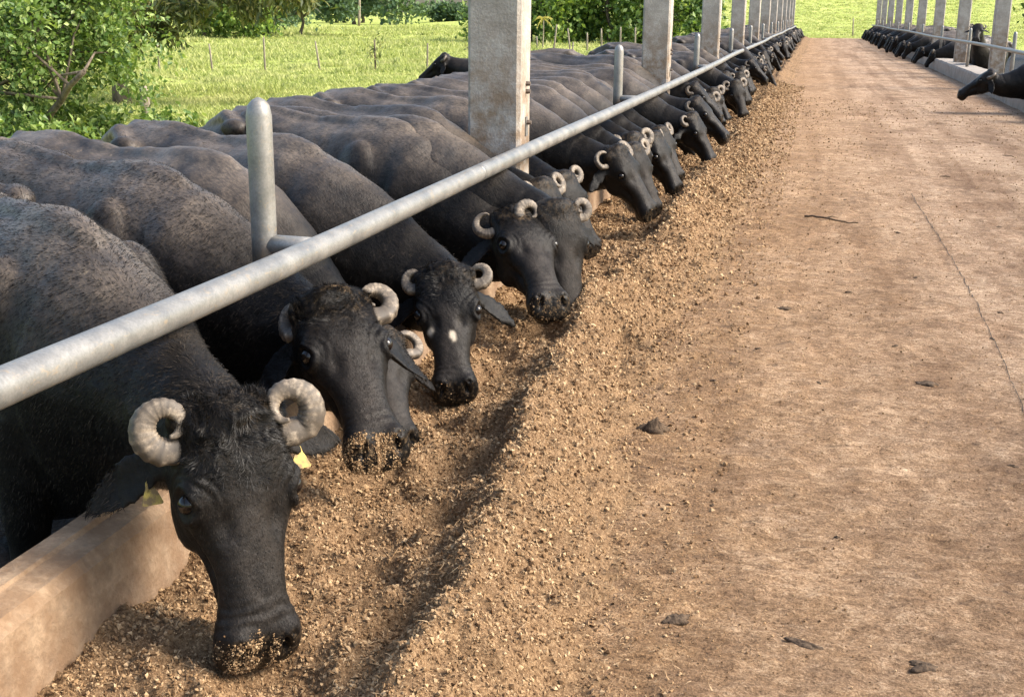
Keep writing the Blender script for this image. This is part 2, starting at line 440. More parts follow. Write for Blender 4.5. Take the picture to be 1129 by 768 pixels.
M['leaf_c'] = mat_island('tree_leaves', [(0.046, 0.094, 0.029), (0.117, 0.200, 0.051), (0.234, 0.338, 0.080), (0.390, 0.488, 0.131)], 0.6, 0.3, 0.4)
M['leaf_d'] = mat_island('hazed_far_leaves', [(0.065, 0.112, 0.065), (0.111, 0.175, 0.087), (0.163, 0.237, 0.109)], 0.7, 0.2, 0.2)  # distance haze is put into these pale, bluish leaf colours
M['leaf_y'] = mat_island('yellow_leaves', [(0.40, 0.36, 0.05), (0.55, 0.47, 0.09), (0.62, 0.55, 0.16)], 0.6, 0.3, 0.2)

# ------------------------------------------------------------------ ground
KF, KB, KH = -1.44, -1.60, 0.235      # left kerb: foot, back, height
RKF, RKB, RKH = 3.10, 3.62, 0.29      # right kerb
PEN_Z = -0.43
END_Y = 80.0

def terrain_z(x, y):
    x = np.asarray(x, float); y = np.asarray(y, float)
    yy = np.maximum(y, 1.0)
    hillmask = smooth01(x / yy, -0.34, -0.10)
    hill = smooth01(y, 95, 420) * 13.0 * hillmask + smooth01(y, 400, 1100) * 16 * hillmask
    z = -0.50 + hill + 0.10 * fbm(x * 0.25, y * 0.25, 3, 3) * smooth01(np.abs(x), 6, 12)
    ramp_ = smooth01(y, 70, 79.5) * (1 - smooth01(np.abs(x - 0.8), 3.0, 9.0)) * 0.46
    return z + np.where(y > 79.0, np.maximum(ramp_, smooth01(y, 79, 95) * 0.46 * (1 - smooth01(np.abs(x - 0.8), 20, 60))), ramp_ * (np.abs(x - 0.9) > 2.8))

def grid_mesh(name, X, Y, Z):
    ny, nx = X.shape
    V = np.stack([X, Y, Z], -1).reshape(-1, 3)
    i = np.arange(ny - 1)[:, None] * nx + np.arange(nx - 1)[None]
    Q = np.stack([i, i + 1, i + nx + 1, i + nx], -1).reshape(-1, 4)
    return mesh_np(name, V, Q)

u = np.linspace(-6.2, 6.2, 240)
xs = 5 * np.sinh(u); ys = 5 * np.sinh(np.linspace(-3.0, 6.3, 220))
X, Y = np.meshgrid(xs, ys)
Zt = terrain_z(X, Y)
Zt = np.where((X > -1.9) & (X < 3.9) & (Y < 79.2), -0.7, Zt)
tag(obj('pasture', grid_mesh('pasture', X, Y, Zt), M['pasture']), 'bright green pasture beyond the feeding rows', kind='structure')

def floor_z(x, y):
    near = 1 - smooth01(y, 9, 16)
    return (0.010 * fbm(np.asarray(x) * 1.6, np.asarray(y) * 1.6, 5, 2) + near * (0.016 * fbm(np.asarray(x) * 7, np.asarray(y) * 9, 21, 3)
            + 0.011 * fbm(np.asarray(x) * 30, np.asarray(y) * 38, 31, 2)))

rows = [-1.5, -0.6, 0.2, 0.8, 1.2]
while rows[-1] < END_Y + 1.0: rows.append(rows[-1] + max(0.0085, 0.0058 * rows[-1]))
rows = np.array(rows)
cols = np.linspace(KF - 0.02, RKF + 0.02, 210)
X, Y = np.meshgrid(cols, rows)
alley = tag(obj('alley_floor', grid_mesh('alley_floor', X, Y, floor_z(X, Y)), M['alley']), 'dirty brown concrete feed alley', kind='structure')

# mud floors of the pens
for nm, x0, x1, sg in (('pen_floor_left', -7.5, KB - 0.002, 1), ('pen_floor_right', RKB + 0.002, 11.0, 2)):
    xx = np.linspace(x0, x1, 90); yy = np.concatenate([np.linspace(-3, 8, 160), np.linspace(8.2, END_Y - 2, 200)])
    X, Y = np.meshgrid(xx, yy)
    Z = PEN_Z + 0.10 * fbm(X * 3.2, Y * 3.2, 40 + sg, 4) * (1 - smooth01(Y, 8, 20) * 0.6)
    Z = np.where(np.abs(X - (x0 if sg == 1 else x1)) < 0.5, PEN_Z - 0.08, Z)
    tag(obj(nm, grid_mesh(nm, X, Y, Z), M['mud']), 'trodden black mud floor of the pen', kind='structure')

# ------------------------------------------------------------------ feed heap
RX = np.array([-2, 2.06, 2.7, 3.4, 4.7, 7.0, 10.5, 20, 90]); RV = np.array([-.60, -.64, -.74, -.83, -.85, -.80, -.76, -.74, -.74])
PITS = [(-.91, 2.94, .085, .055), (-.97, 3.62, .13, .06), (-.93, 3.28, .12, .06), (-.80, 2.33, .10, .05), (-.98, 2.55, .09, .03), (-1.24, 4.85, .17, .06), (-1.14, 4.15, .11, .05),
        (-.72, 4.92, .12, .055), (-.80, 5.95, .11, .05), (-.76, 6.95, .12, .05), (-.66, 8.97, .13, .05), (-1.0, 2.05, .12, .04), (-1.12, 3.1, .14, .05), (-1.0, 5.5, .15, .05), (-.95, 7.3, .15, .05), (-1.05, 6.4, .2, .05)]
_r = np.random.default_rng(17)
for _y in np.arange(1.5, 14, 0.13):
    _x = float(np.interp(_y, RX, RV)) - 0.10 - 0.42 * _r.random()
    if min((_x - q[0]) ** 2 + (_y - q[1]) ** 2 for q in PITS) > 0.03: PITS.append((_x, _y + _r.normal() * .05, .05 + .075 * _r.random(), .02 + .045 * _r.random()))
def feed_h(x, y):
    x = np.asarray(x, float); y = np.asarray(y, float)
    xr = np.interp(y, RX, RV) + 0.13 * fbm(y * 1.5, y * 0 + 3.3, 51, 3)
    hr = (0.140 + 0.12 * fbm(y * 1.3, y * 0 + 8.1, 52, 2)) * (1 - 0.45 * smooth01(y, 5, 14))
    d = x - xr
    ridge = hr * np.where(d < 0, np.exp(-(d / 0.085) ** 2), np.exp(-(d / 0.18) ** 2))
    base = 0.040 * (1 - smooth01(d, -0.12, 0.10)) + 0.012 * (1 - smooth01(d, 0.1, 0.5))
    h = ridge + base
    for px, py, r, dp in PITS:
        if len(PITS) > 30 and r < .02: continue
        q = ((x - px) ** 2 + (y - py) ** 2) / (r * r)
        h = h - 1.9 * dp * np.exp(-q ** 1.6) + 0.3 * dp * np.exp(-(np.sqrt(q) - 1.25) ** 2 * 8)
    amt = 1 - smooth01(d, 0.15, 0.6)
    lump = np.maximum(fbm(x * 5.5, y * 5.5, 61, 3), -0.25); clod = 0.35 - np.abs(vnoise(x * 13 + 4, y * 13, 65)) - 0.5 * np.abs(vnoise(x * 29, y * 29 + 2, 66))
    h = h + amt * (0.050 * lump + 0.034 * clod + 0.016 * fbm(x * 22, y * 22, 62, 2) + 0.012 * fbm(x * 60, y * 60, 63, 2))
    h = np.where(d < 0.15, np.maximum(h, 0.006 + 0.01 * vnoise(x * 40, y * 40, 5)), h)
    edge = 0.30 + 0.30 * fbm(x * 3.0, y * 2.4, 64, 5)
    return h - 0.030 * smooth01(d - edge, -0.1, 0.25) - 0.004 - 0.010 * np.maximum(0, fbm(x * 14, y * 14, 67, 3)) * smooth01(d, 0.12, 0.3)

rows = [1.0]
while rows[-1] < END_Y: rows.append(rows[-1] + max(0.0085, 0.0048 * rows[-1]))
cols = np.concatenate([np.linspace(KF - 0.03, -0.35, 120), np.linspace(-0.34, 0.25, 24)])
X, Y = np.meshgrid(cols, np.array(rows))
Z = floor_z(X, Y) + feed_h(X, Y)
tag(obj('feed_heap', grid_mesh('feed_heap', X, Y, Z), M['feed']), 'long heap of brown chopped feed along the left kerb', 'feed', kind='stuff')

def crumb_mesh(name, x, y, z, size, seed):
    r = np.random.default_rng(seed)
    n = len(x)
    base = np.array([(1, 0, 0), (-1, 0, 0), (0, 1, 0), (0, -1, 0), (0, 0, 1), (0, 0, -1)], float)
    T = np.array([(0, 2, 4), (2, 1, 4), (1, 3, 4), (3, 0, 4), (2, 0, 5), (1, 2, 5), (3, 1, 5), (0, 3, 5)])
    V = base[None] * (0.55 + 0.75 * r.random((n, 6, 1)))
    q = r.normal(size=(n, 4)); q /= np.linalg.norm(q, axis=1)[:, None]
    w, a, b, c = q.T
    R = np.stack([np.stack([1 - 2 * (b * b + c * c), 2 * (a * b - c * w), 2 * (a * c + b * w)], -1),
                  np.stack([2 * (a * b + c * w), 1 - 2 * (a * a + c * c), 2 * (b * c - a * w)], -1),
                  np.stack([2 * (a * c - b * w), 2 * (b * c + a * w), 1 - 2 * (a * a + b * b)], -1)], 1)
    V = V * np.stack([np.ones(n), 0.5 + 0.5 * r.random(n), 0.4 + 0.5 * r.random(n)], -1)[:, None, :]
    V = np.einsum('nij,nkj->nki', R, V) * np.asarray(size)[:, None, None]
    V = V + np.stack([x, y, z], -1)[:, None, :]
    F = (T[None] + (np.arange(n) * 6)[:, None, None]).reshape(-1, 3)
    return mesh_np(name, V.reshape(-1, 3), F, False)

# crumbs on the heap: density falls with distance, size grows a little
def scatter_feed(n, seed):
    r = np.random.default_rng(seed)
    y = 1.3 * np.exp(r.random(n) * math.log(26 / 1.3)); x = KF + 0.01 + r.random(n) * 1.25
    xr = np.interp(y, RX, RV)
    keep = r.random(n) < 1 - smooth01(x - xr, 0.05, 0.42) * 0.93
    x, y = x[keep], y[keep]
    s = (0.0016 + 0.0048 * r.random(len(x)) ** 3.2) * (0.75 + 0.26 * y)
    s = np.minimum(s, 0.020)
    z = floor_z(x, y) + np.maximum(feed_h(x, y), 0) + s * 0.35
    return x, y, z, s
x, y, z, s = scatter_feed(200000, 3)
tag(obj('feed_crumbs', crumb_mesh('feed_crumbs', x, y, z, s, 4), M['crumb']), 'loose crumbs of chopped feed lying on the heap', 'feed', kind='stuff')
def fibre_mesh(name, n, seed):
    r = np.random.default_rng(seed)
    y = 1.4 * np.exp(r.random(n) * math.log(14 / 1.4)); x = KF + 0.02 + r.random(n) * 1.35
    keep = r.random(n) < 1 - smooth01(x - np.interp(y, RX, RV), 0.1, 0.6) * 0.85
    x, y = x[keep], y[keep]; n = len(x)
    z = floor_z(x, y) + np.maximum(feed_h(x, y), 0) + 0.004
    P = np.stack([x, y, z], 1); a_ = r.uniform(0, 2 * PI, n)
    D = np.stack([np.cos(a_), np.sin(a_), r.normal(size=n) * .35], 1); D /= np.linalg.norm(D, axis=1)[:, None]
    Nn = np.tile(np.array([0, 0, 1.0]), (n, 1))
    return strand_mesh(name, P, D, Nn, (0.010 + 0.022 * r.random(n) ** 2) * (.8 + .12 * y), (0.0009 + 0.0008 * r.random(n)) * (.8 + .15 * y), 0.25, seed, 3)
r = np.random.default_rng(9)
n = 150000
y = 1.4 * np.exp(r.random(n) * math.log(22 / 1.4)); x = -0.75 + 3.7 * r.random(n)
keep = r.random(n) < 0.16 + 0.84 * np.exp(-np.maximum(x + 0.55, 0) / 0.42)
keep &= (r.random(n) < 0.55 + 0.9 * fbm(x * 3, y * 3, 71, 3))
x, y = x[keep], y[keep]
s = (0.0011 + 0.0028 * r.random(len(x)) ** 3) * (0.75 + 0.20 * y)
tag(obj('spilt_crumbs', crumb_mesh('spilt_crumbs', x, y, floor_z(x, y) + s * 0.3, s, 5), M['crumb']), 'feed crumbs spilt across the alley floor', 'feed', kind='stuff')

def kerb(name, prof, y0, y1, step, mat, label, seed):
    ys = np.arange(y0, y1 + step, step); R = []
    for yv in ys:
        R.append([(px + 0.010 * float(fbm(yv * 2.3, i * 3.1, seed, 3)), yv, pz + 0.012 * float(fbm(yv * 1.9, i * 7.7, seed + 3, 3))) for i, (px, pz) in enumerate(prof)])
    mb = MB(); mb.rings(np.array(R)); me = mb.mesh(name)
    me.polygons.foreach_set('use_smooth', np.zeros(len(me.polygons), bool))
    return tag(obj(name, me, mat), label, 'kerb')
prof_l = [(KF + 0.015, -0.1), (KF + 0.012, 0.06), (KF, 0.14), (KF - 0.008, 0.205), (KF - 0.03, 0.232), (KF - 0.085, 0.240), (KF - 0.09, 0.250), (KB + 0.02, 0.250), (KB, 0.23), (KB - 0.005, -0.7), (KF - 0.05, -0.7)][::-1]
prof_r = [(RKF - 0.01, -0.1), (RKF, 0.12), (RKF + 0.006, 0.25), (RKF + 0.03, RKH), (RKF + 0.25, RKH + 0.005), (RKB - 0.02, RKH), (RKB, 0.25), (RKB, -0.7), (RKF + 0.05, -0.7)]
kerb('feed_kerb', prof_l, -1.5, END_Y, 0.14, M['kerb'], 'low tan concrete kerb between the left buffalo row and the feed', 80)
kerb('feed_kerb', prof_r, -1.5, END_Y, 0.25, M['kerb_grey'], 'grey concrete kerb under the right rail', 90)

# ------------------------------------------------------------------ pillars
def pillar_mesh(w, d, z0, z1):
    ch = 0.018
    pr = [(-w / 2 + ch, -d / 2), (w / 2 - ch, -d / 2), (w / 2, -d / 2 + ch), (w / 2, d / 2 - ch), (w / 2 - ch, d / 2), (-w / 2 + ch, d / 2), (-w / 2, d / 2 - ch), (-w / 2, -d / 2 + ch)]
    zs = np.linspace(z0, z1, 24)
    R = [[(px + 0.004 * float(vnoise(zv * 3, i * 5.0, 6)), py + 0.004 * float(vnoise(zv * 3, i * 9.0, 7)), zv) for i, (px, py) in enumerate(pr)] for zv in zs]
    mb = MB(); mb.rings(np.array(R)); me = mb.mesh('pillar_shaft')
    me.polygons.foreach_set('use_smooth', np.zeros(len(me.polygons), bool))
    return me
def cyl(c, axis, r, h, n=10):
    c = np.asarray(c, float); a = np.asarray(axis, float)
    mb = MB(); mb.tube([c, c + a * h * 0.5, c + a * h], [r, r, r * 0.85], n); return mb
PW, PD = 0.28, 0.25
sh = pillar_mesh(PW, PD, -0.55, 4.6)
sh.materials.append(M['concrete'])
bolt_me = MB(); bolt_me.tube([(0, 0, 0), (0.012, 0, 0), (0.024, 0, 0)], [0.014, 0.014, 0.011], 6); bolt_me = bolt_me.mesh('bolt', False); bolt_me.materials.append(M['bolt'])
clip_me = MB(); clip_me.box(0, 0.008, -0.022, 0.022, -0.05, 0.05); clip_me = clip_me.mesh('clip', False); clip_me.materials.append(M['steel'])
ORD = ['first', 'second', 'third', 'fourth', 'fifth', 'sixth', 'seventh', 'eighth', 'ninth', 'tenth', 'eleventh', 'twelfth']
for side, xc, k0, sg in (('left', KF - 0.008 - PW / 2 - 0.02, 0, 1), ('right', 3.32 + PW / 2, 3, -1)):
    idx = 0
    for k in range(k0, 12):
        yn = 6.2 + 6.6 * k
        if yn > END_Y: break
        o = obj('concrete_pillar', sh, None, None, (xc, yn + PD / 2, 0))
        if sg < 0: o.rotation_euler = (0, 0, PI)
        far = idx >= 7
        if far: lab = 'one of the farthest bunched concrete pillars of the %s row' % side
        elif idx == 0: lab = 'stained square concrete pillar, the nearest one of the %s row' % side
        else: lab = 'square concrete pillar, %s from the camera in the %s row' % (ORD[idx], side)
        tag(o, lab, 'pillar', 'concrete pillars of the %s row' % side)
        if idx < 3 and side == 'left':
            for zz in (1.02, 0.98):
                b = obj('anchor_bolt', bolt_me, None, o, (PW / 2 - 0.001, 0.02, zz))
            b = obj('rail_clip', clip_me, None, o, (PW / 2 - 0.001, 0.02, 0.80))
            obj('bolt', bolt_me, None, b, (0.007, 0, 0.02)); 
        idx += 1

# ------------------------------------------------------------------ neck rails with their posts
def rail(side, X, Z, R, postx, bend, y0, y1, first, label):
    root = tag(empty('neck_rail', (X, 0, 0)), label, 'rail')
    ys = np.concatenate([np.arange(y0, 10, 0.3), np.arange(10, y1 + .01, 0.8)])
    zz = Z + bend(ys)
    mb = MB(); mb.tube(np.stack([0 * ys + 0.006 * np.sin(ys * 0.8), ys, zz], 1), R, 18); p = obj('rail_pipe', mb.mesh('rail_pipe'), M['steel'], root)
    pr = R * 1.02 if side == 'left' else R
    dx = postx - X
    y = first
    # posts share a mesh: upright with rounded cap, elbow arm to the rail
    mb = MB(); hts = 1.14 - 0.0
    zs = [0.20 if side == 'right' else Z - 0.065, 0.75, 0.9, hts - 0.05, hts - 0.02, hts - 0.005, hts + 0.002]
    mb.tube([(0, 0, v) for v in zs], [pr, pr, pr, pr, pr * 0.85, pr * 0.5, pr * 0.12], 18)
    pm = mb.mesh('rail_post'); pm.materials.append(M['steel'])
    while y < y1:
        zr = Z + float(bend(np.array([y]))[0])
        po = obj('rail_post', pm, None, root, (dx, y, 0))
        mb = MB(); mb.tube([(0, 0, zr), (-dx * 0.5, -0.005, zr), (-dx, -0.01, zr)], pr * 0.8, 14)
        obj('bracket_arm', mb.mesh('bracket_arm'), M['steel'], po)
        if side == 'left':
            mb = MB(); mb.tube([(-dx, y - 0.04, zr), (-dx, y + 0.04, zr)], R * 1.06, 18)
        y += 6.6
    for yj in np.arange(first + 1.75, y1, 6.6):
        mb = MB(); zr = Z + bend(np.array([yj - 0.012, yj, yj + 0.012])); ya = np.array([yj - 0.012, yj, yj + 0.012])
        mb.tube(np.stack([0.006 * np.sin(ya * 0.8), ya, zr], 1), R * 1.035, 18); obj('weld_seam', mb.mesh('weld_seam'), M['steel'], p)
    return root
rail('left', -1.35, 0.722, 0.036, -1.52, lambda y: 0.022 * np.exp(-((y - 1.2) / 1.2) ** 2) + 0.010 * np.sin(y * 0.35) * smooth01(y, 8, 14), -1.5, 79.5, 3.22, 'long galvanised pipe neck rail over the left buffalo row')
rail('right', 3.12, 0.845, 0.034, 3.30, lambda y: 0.012 * np.sin(y * 0.3), 10.0, 79.5, 3.22 + 6.6 * 2, 'galvanised pipe neck rail along the right side of the alley')

# ------------------------------------------------------------------ water buffaloes
def nrm(v):
    v = np.asarray(v, float); return v / (np.linalg.norm(v) + 1e-12)

BODY = [  # x, half width, top z, bottom z
    (-1.34, 0.05, 1.12, 1.02), (-1.28, 0.14, 1.20, 0.88), (-1.14, 0.245, 1.27, 0.70), (-0.94, 0.31, 1.335, 0.60), (-0.74, 0.325, 1.335, 0.56),
    (-0.48, 0.355, 1.295, 0.50), (-0.22, 0.365, 1.285, 0.48), (-0.02, 0.325, 1.315, 0.50), (0.12, 0.285, 1.305, 0.56)]

def ring_shape(n=24):
    th = np.arange(n) * 2 * PI / n
    return th

def body_rings(hd, neckf=1.0):
    """hd: function (t, w, n) -> local point on the head; returns rings of trunk + neck"""
    n = 24; th = np.arange(n) * 2 * PI / n
    ct, st = np.cos(th), np.sin(th)
    R = []
    for x, w, tz, bz in BODY:
        cz = bz + (tz - bz) * 0.50
        yy = w * np.sign(ct) * np.abs(ct) ** 0.88
        up = (tz - cz); dn = (cz - bz)
        zz = np.where(st > 0, up * np.abs(st) ** 0.95, -dn * np.abs(st) ** 0.9)
        # flanks a little fuller below, back narrowing towards the spine
        yy = yy * np.where(st > 0, 1 - 0.20 * st ** 2, 1.0)
        R.append(np.stack([np.full(n, x), yy, cz + zz], 1))
    p0 = np.array([0.12, 0, 0.955]); N_ = hd(0.07, 0, -0.125)
    a = nrm(hd(1, 0, 0) - hd(0, 0, 0)); nn = nrm(hd(0, 0, 1) - hd(0, 0, 0))
    din = nrm(nn * 0.9 + a * 0.25)
    L = np.linalg.norm(N_ - p0)
    p1 = p0 + np.array([0.36 * L, 0, 0.03]); p2 = N_ - din * 0.34 * L
    prof = [(0.16, 0.25, 0.31, 0.37), (0.32, 0.205, 0.255, 0.315), (0.48, 0.168, 0.205, 0.255), (0.64, 0.142, 0.172, 0.212), (0.80, 0.125, 0.152, 0.180), (0.92, 0.112, 0.135, 0.155), (1.03, 0.09, 0.105, 0.12), (1.10, 0.05, 0.06, 0.07)]
    cl = []
    for s, w, uu, dd in prof:
        q = 1 - s
        c = q ** 3 * p0 + 3 * q * q * s * p1 + 3 * q * s * s * p2 + s ** 3 * N_ if s <= 1 else N_ + din * (s - 1) * L
        tn = 3 * q * q * (p1 - p0) + 6 * q * s * (p2 - p1) + 3 * s * s * (N_ - p2) if s <= 1 else din
        tn = nrm(tn)
        up = nrm(np.array([0, 0, 1.0]) - tn * tn[2]); sd_ = np.cross(up, tn)
        zz = np.where(st > 0, uu, dd) * st
        yy = w * ct * np.where(st > 0, 1 - 0.22 * st ** 2, 1 - 0.30 * st ** 2)
        R.append(c + yy[:, None] * sd_ + zz[:, None] * up)
        cl.append((c, tn))
    return np.array(R), cl

HEAD = [  # t, half width, front, back
    (-0.030, 0.0630, -0.035, 0.100), (-0.012, 0.0945, -0.008, 0.150), (0.030, 0.1155, 0.010, 0.195), (0.090, 0.1250, 0.018, 0.222), (0.140, 0.1292, 0.020, 0.235), (0.180, 0.1270, 0.016, 0.238),
    (0.225, 0.1134, 0.011, 0.232), (0.270, 0.0966, 0.008, 0.215), (0.320, 0.0814, 0.006, 0.188), (0.370, 0.0731, 0.005, 0.162), (0.415, 0.0726, 0.003, 0.145), (0.445, 0.0839, 0.002, 0.137), (0.470, 0.0937, 0.000, 0.132), (0.495, 0.0981, -0.010, 0.126), (0.518, 0.0959, -0.027, 0.118), (0.538, 0.0850, -0.047, 0.108), (0.552, 0.0600, -0.066, 0.094), (0.557, 0.0273, -0.074, 0.086)]

def head_rings(hd):
    n = 24; th = np.arange(n) * 2 * PI / n; ct, st = np.cos(th), np.sin(th)
    R = []
    for t, w, f, b in HEAD:
        dep = f + b; mid = f - dep * 0.42
        e = 0.72
        ww = w * np.sign(ct) * np.abs(ct) ** e
        dd = np.where(st > 0, (f - mid) * np.abs(st) ** 0.8, -(b + mid) * np.abs(st) ** 0.95)
        ww = ww * np.where(st < 0, 1 - 0.36 * np.abs(st) ** 1.5, 1.0)
        R.append(np.stack([hd(t, ww[i], mid + dd[i]) for i in range(n)]))
    return np.array(R)

def leaf_ring(hd, sg, droop, back, L=0.235):
    """ear: flattened cupped leaf leaving the side of the head"""
    base = np.array([0.085, sg * 0.098, -0.105])
    d = nrm(np.array([droop, sg * 1.0, -back]))
    thick = nrm(np.cross(d, np.array([1.0, 0, 0.15]))) * sg      # ear's flat normal
    wide = nrm(np.cross(thick, d))
    R = []
    for s, w, th_ in [(0, .024, .022), (.12, .030, .020), (.28, .044, .014), (.45, .053, .012), (.62, .050, .011), (.8, .036, .010), (.93, .019, .009), (1.0, .006, .006)]:
        n = 14; ang = np.arange(n) * 2 * PI / n
        c = base + d * (s * L) + np.array([0.030 * s * s, 0, 0])
        pts = []
        for q in ang:
            u_ = math.cos(q) * w; v_ = math.sin(q) * th_
            cup = 0.35 * w * (u_ / w) ** 2
            p = c + wide * u_ + thick * (v_ - cup + 0.15 * w)
            pts.append(hd(*p))
        R.append(pts)
    return np.array(R)

def leg_rings(x, y, front):
    n = 12; th = np.arange(n) * 2 * PI / n
    if front: pr = [(0.86, .03, .12, .085), (0.66, .02, .085, .065), (0.50, .0, .058, .05), (0.40, .01, .055, .05), (0.33, .0, .040, .036), (0.18, 0, .036, .033), (0.10, .005, .046, .042), (0.05, .02, .05, .048), (0.0, .025, .062, .055)]
    else: pr = [(0.90, .06, .17, .10), (0.72, .05, .12, .08), (0.60, -.01, .085, .06), (0.50, -.07, .062, .048), (0.42, -.10, .055, .045), (0.32, -.075, .042, .038), (0.18, -.06, .038, .034), (0.10, -.05, .046, .042), (0.05, -.03, .05, .048), (0.0, -.02, .062, .055)]
    return np.array([[(x + dx + math.cos(q) * rx, y + math.sin(q) * ry, z) for q in th] for z, dx, rx, ry in pr][::-1])

def remesh(V_mb, voxel):
    me = V_mb.mesh('tmp'); o = bpy.data.objects.new('tmp', me); C.objects.link(o)
    md = o.modifiers.new('r', 'REMESH'); md.mode = 'VOXEL'; md.voxel_size = voxel; md.use_smooth_shade = True
    dg = bpy.context.evaluated_depsgraph_get(); ev = o.evaluated_get(dg)
    out = bpy.data.meshes.new_from_object(ev)
    bpy.data.objects.remove(o); bpy.data.meshes.remove(me)
    return out

def laplace(V, E_, it, lam=0.5):
    n = len(V); deg = np.bincount(E_.ravel(), minlength=n).astype(float)[:, None] + 1e-9
    for _ in range(it):
        S = np.stack([np.bincount(E_[:, 0], V[E_[:, 1], k], n) + np.bincount(E_[:, 1], V[E_[:, 0], k], n) for k in range(3)], 1)
        V = V + lam * (S / deg - V)
    return V

def get_v(me):
    a = np.empty(len(me.vertices) * 3, np.float32); me.vertices.foreach_get('co', a); return a.reshape(-1, 3).astype(float)
def get_e(me):
    a = np.empty(len(me.edges) * 2, np.int32); me.edges.foreach_get('vertices', a); return a.reshape(-1, 2)
def get_n(me):
    a = np.empty(len(me.vertices) * 3, np.float32); me.vertices.foreach_get('normal', a); return a.reshape(-1, 3).astype(float)

def horn_mesh(hd, sg, k, style, jit=0):
    """flat ribbed horn curling in a spiral beside the poll"""
    R0, turns, tilt, open_, th0, swing = style
    rj = np.random.default_rng(int(R0 * 1e5 + (sg + 2) * 77 + jit))
    R0 = R0 * (1 + .08 * rj.normal()); turns = turns * (1 + .06 * rj.normal()); swing = swing + .22 * rj.normal(); tilt = tilt + .5 * rj.normal(); th0 = th0 * (1 + .07 * rj.normal()); rot = .22 * rj.normal()
    mb = MB(); n = 64; ns = 16
    P = []; rw = []; rt = []
    for i in range(n):
        s = i / (n - 1)
        ang = -PI / 2 - 0.15 + rot + s * turns * 2 * PI       # starts below, goes outwards, up and back in
        rr = R0 * (1 - 0.60 * s ** 1.1) * (1 + open_ * s)
        w_ = R0 * 0.80 + math.cos(ang) * rr
        t_ = 0.028 - math.sin(ang) * rr
        n_ = tilt * s * 0.04
        w_, n_ = 0.088 + w_ * math.cos(swing) + n_ * math.sin(swing), -0.055 - w_ * math.sin(swing) + n_ * math.cos(swing)
        if s < 0.10:     # root buried in the skull
            w_ -= 0.05 * (1 - s / 0.10)
        P.append((t_, w_, n_))
        tp = (1 - 0.88 * s ** 1.7)
        rw.append(th0 * 0.95 * tp + 0.001); rt.append(th0 * tp + 0.001)
    P = np.array(P); Tn = np.gradient(P, axis=0); Tn /= np.linalg.norm(Tn, axis=1)[:, None]
    R = []
    th = np.arange(ns) * 2 * PI / ns
    for i in range(n):
        B = np.array([0, 0, 1.0]); A = nrm(np.cross(Tn[i], B)); B = np.cross(A, Tn[i])
        rib = 1 + 0.03 * math.sin(i * 1.9) * (1 - i / n) + 0.05 * float(vnoise(i * .35 + sg * 3 + R0 * 900, 0.5, 14))
        pts = []
        for q in th:
            cq, sq = math.cos(q), math.sin(q)
            ridge_ = 1 + (0.055 * math.sin(i * 2.05) * (0.35 + 0.65 * abs(cq)) if i < n * .7 else 0)
            loc = P[i] + A * (rt[i] * rib * ridge_ * np.sign(cq) * abs(cq) ** 0.65) + B * (rw[i] * rib * np.sign(sq) * abs(sq) ** 0.6)
            pts.append(hd(loc[0], sg * loc[1], loc[2]))
        R.append(pts)
    R = np.array(R)
    if sg < 0: R = R[:, ::-1]
    mb.rings(R); me = mb.mesh('horn')
    at = me.attributes.new('groove', 'FLOAT', 'POINT')
    ii = np.arange(n); g = np.clip(0.5 - 0.9 * np.sin(ii * 2.05), 0, 1) * (1 - smooth01(ii / n, .45, .8)) * (0.55 + 0.45 * rj.random(n))
    g = np.concatenate([np.repeat(g, ns), [0, 0]]) * (0.4 + 0.6 * rj.random(n * ns + 2))
    at.data.foreach_set('value', g.astype(np.float32)); return me

def strand_mesh(name, P, D, Nn, L, W, curl, seed, seg=3):
    """thin tapering strips rooted at P, leaving along D and bending"""
    r = np.random.default_rng(seed); n = len(P)
    side = np.cross(D, Nn); side /= np.linalg.norm(side, axis=1)[:, None] + 1e-9
    pts = [P]; d = D.copy(); p = P.copy()
    bend = r.normal(size=(n, 3)) * curl
    for i in range(seg):
        p = p + d * (L / seg)[:, None]; pts.append(p); d = d + bend - Nn * 0.10; d /= np.linalg.norm(d, axis=1)[:, None] + 1e-9
    V = []
    for i in range(seg):
        wv = (W * (1 - i / seg))[:, None] * side
        V += [pts[i] - wv, pts[i] + wv]
    V.append(pts[seg])
    V = np.stack(V, 1); k = V.shape[1]; off = np.arange(n)[:, None] * k
    Q = [np.stack([off[:, 0] + 2 * i, off[:, 0] + 2 * i + 1, off[:, 0] + 2 * i + 3, off[:, 0] + 2 * i + 2], 1) for i in range(seg - 1)]
    T = np.stack([off[:, 0] + k - 3, off[:, 0] + k - 2, off[:, 0] + k - 1], 1)
    return mesh_np(name, V.reshape(-1, 3), ([np.concatenate(Q)] if Q else []) + [T])

tag(obj('feed_fibres', fibre_mesh('feed_fibres', 26000, 8), M['crumb']), 'short chopped stalk fibres mixed into the feed', 'feed', kind='stuff')

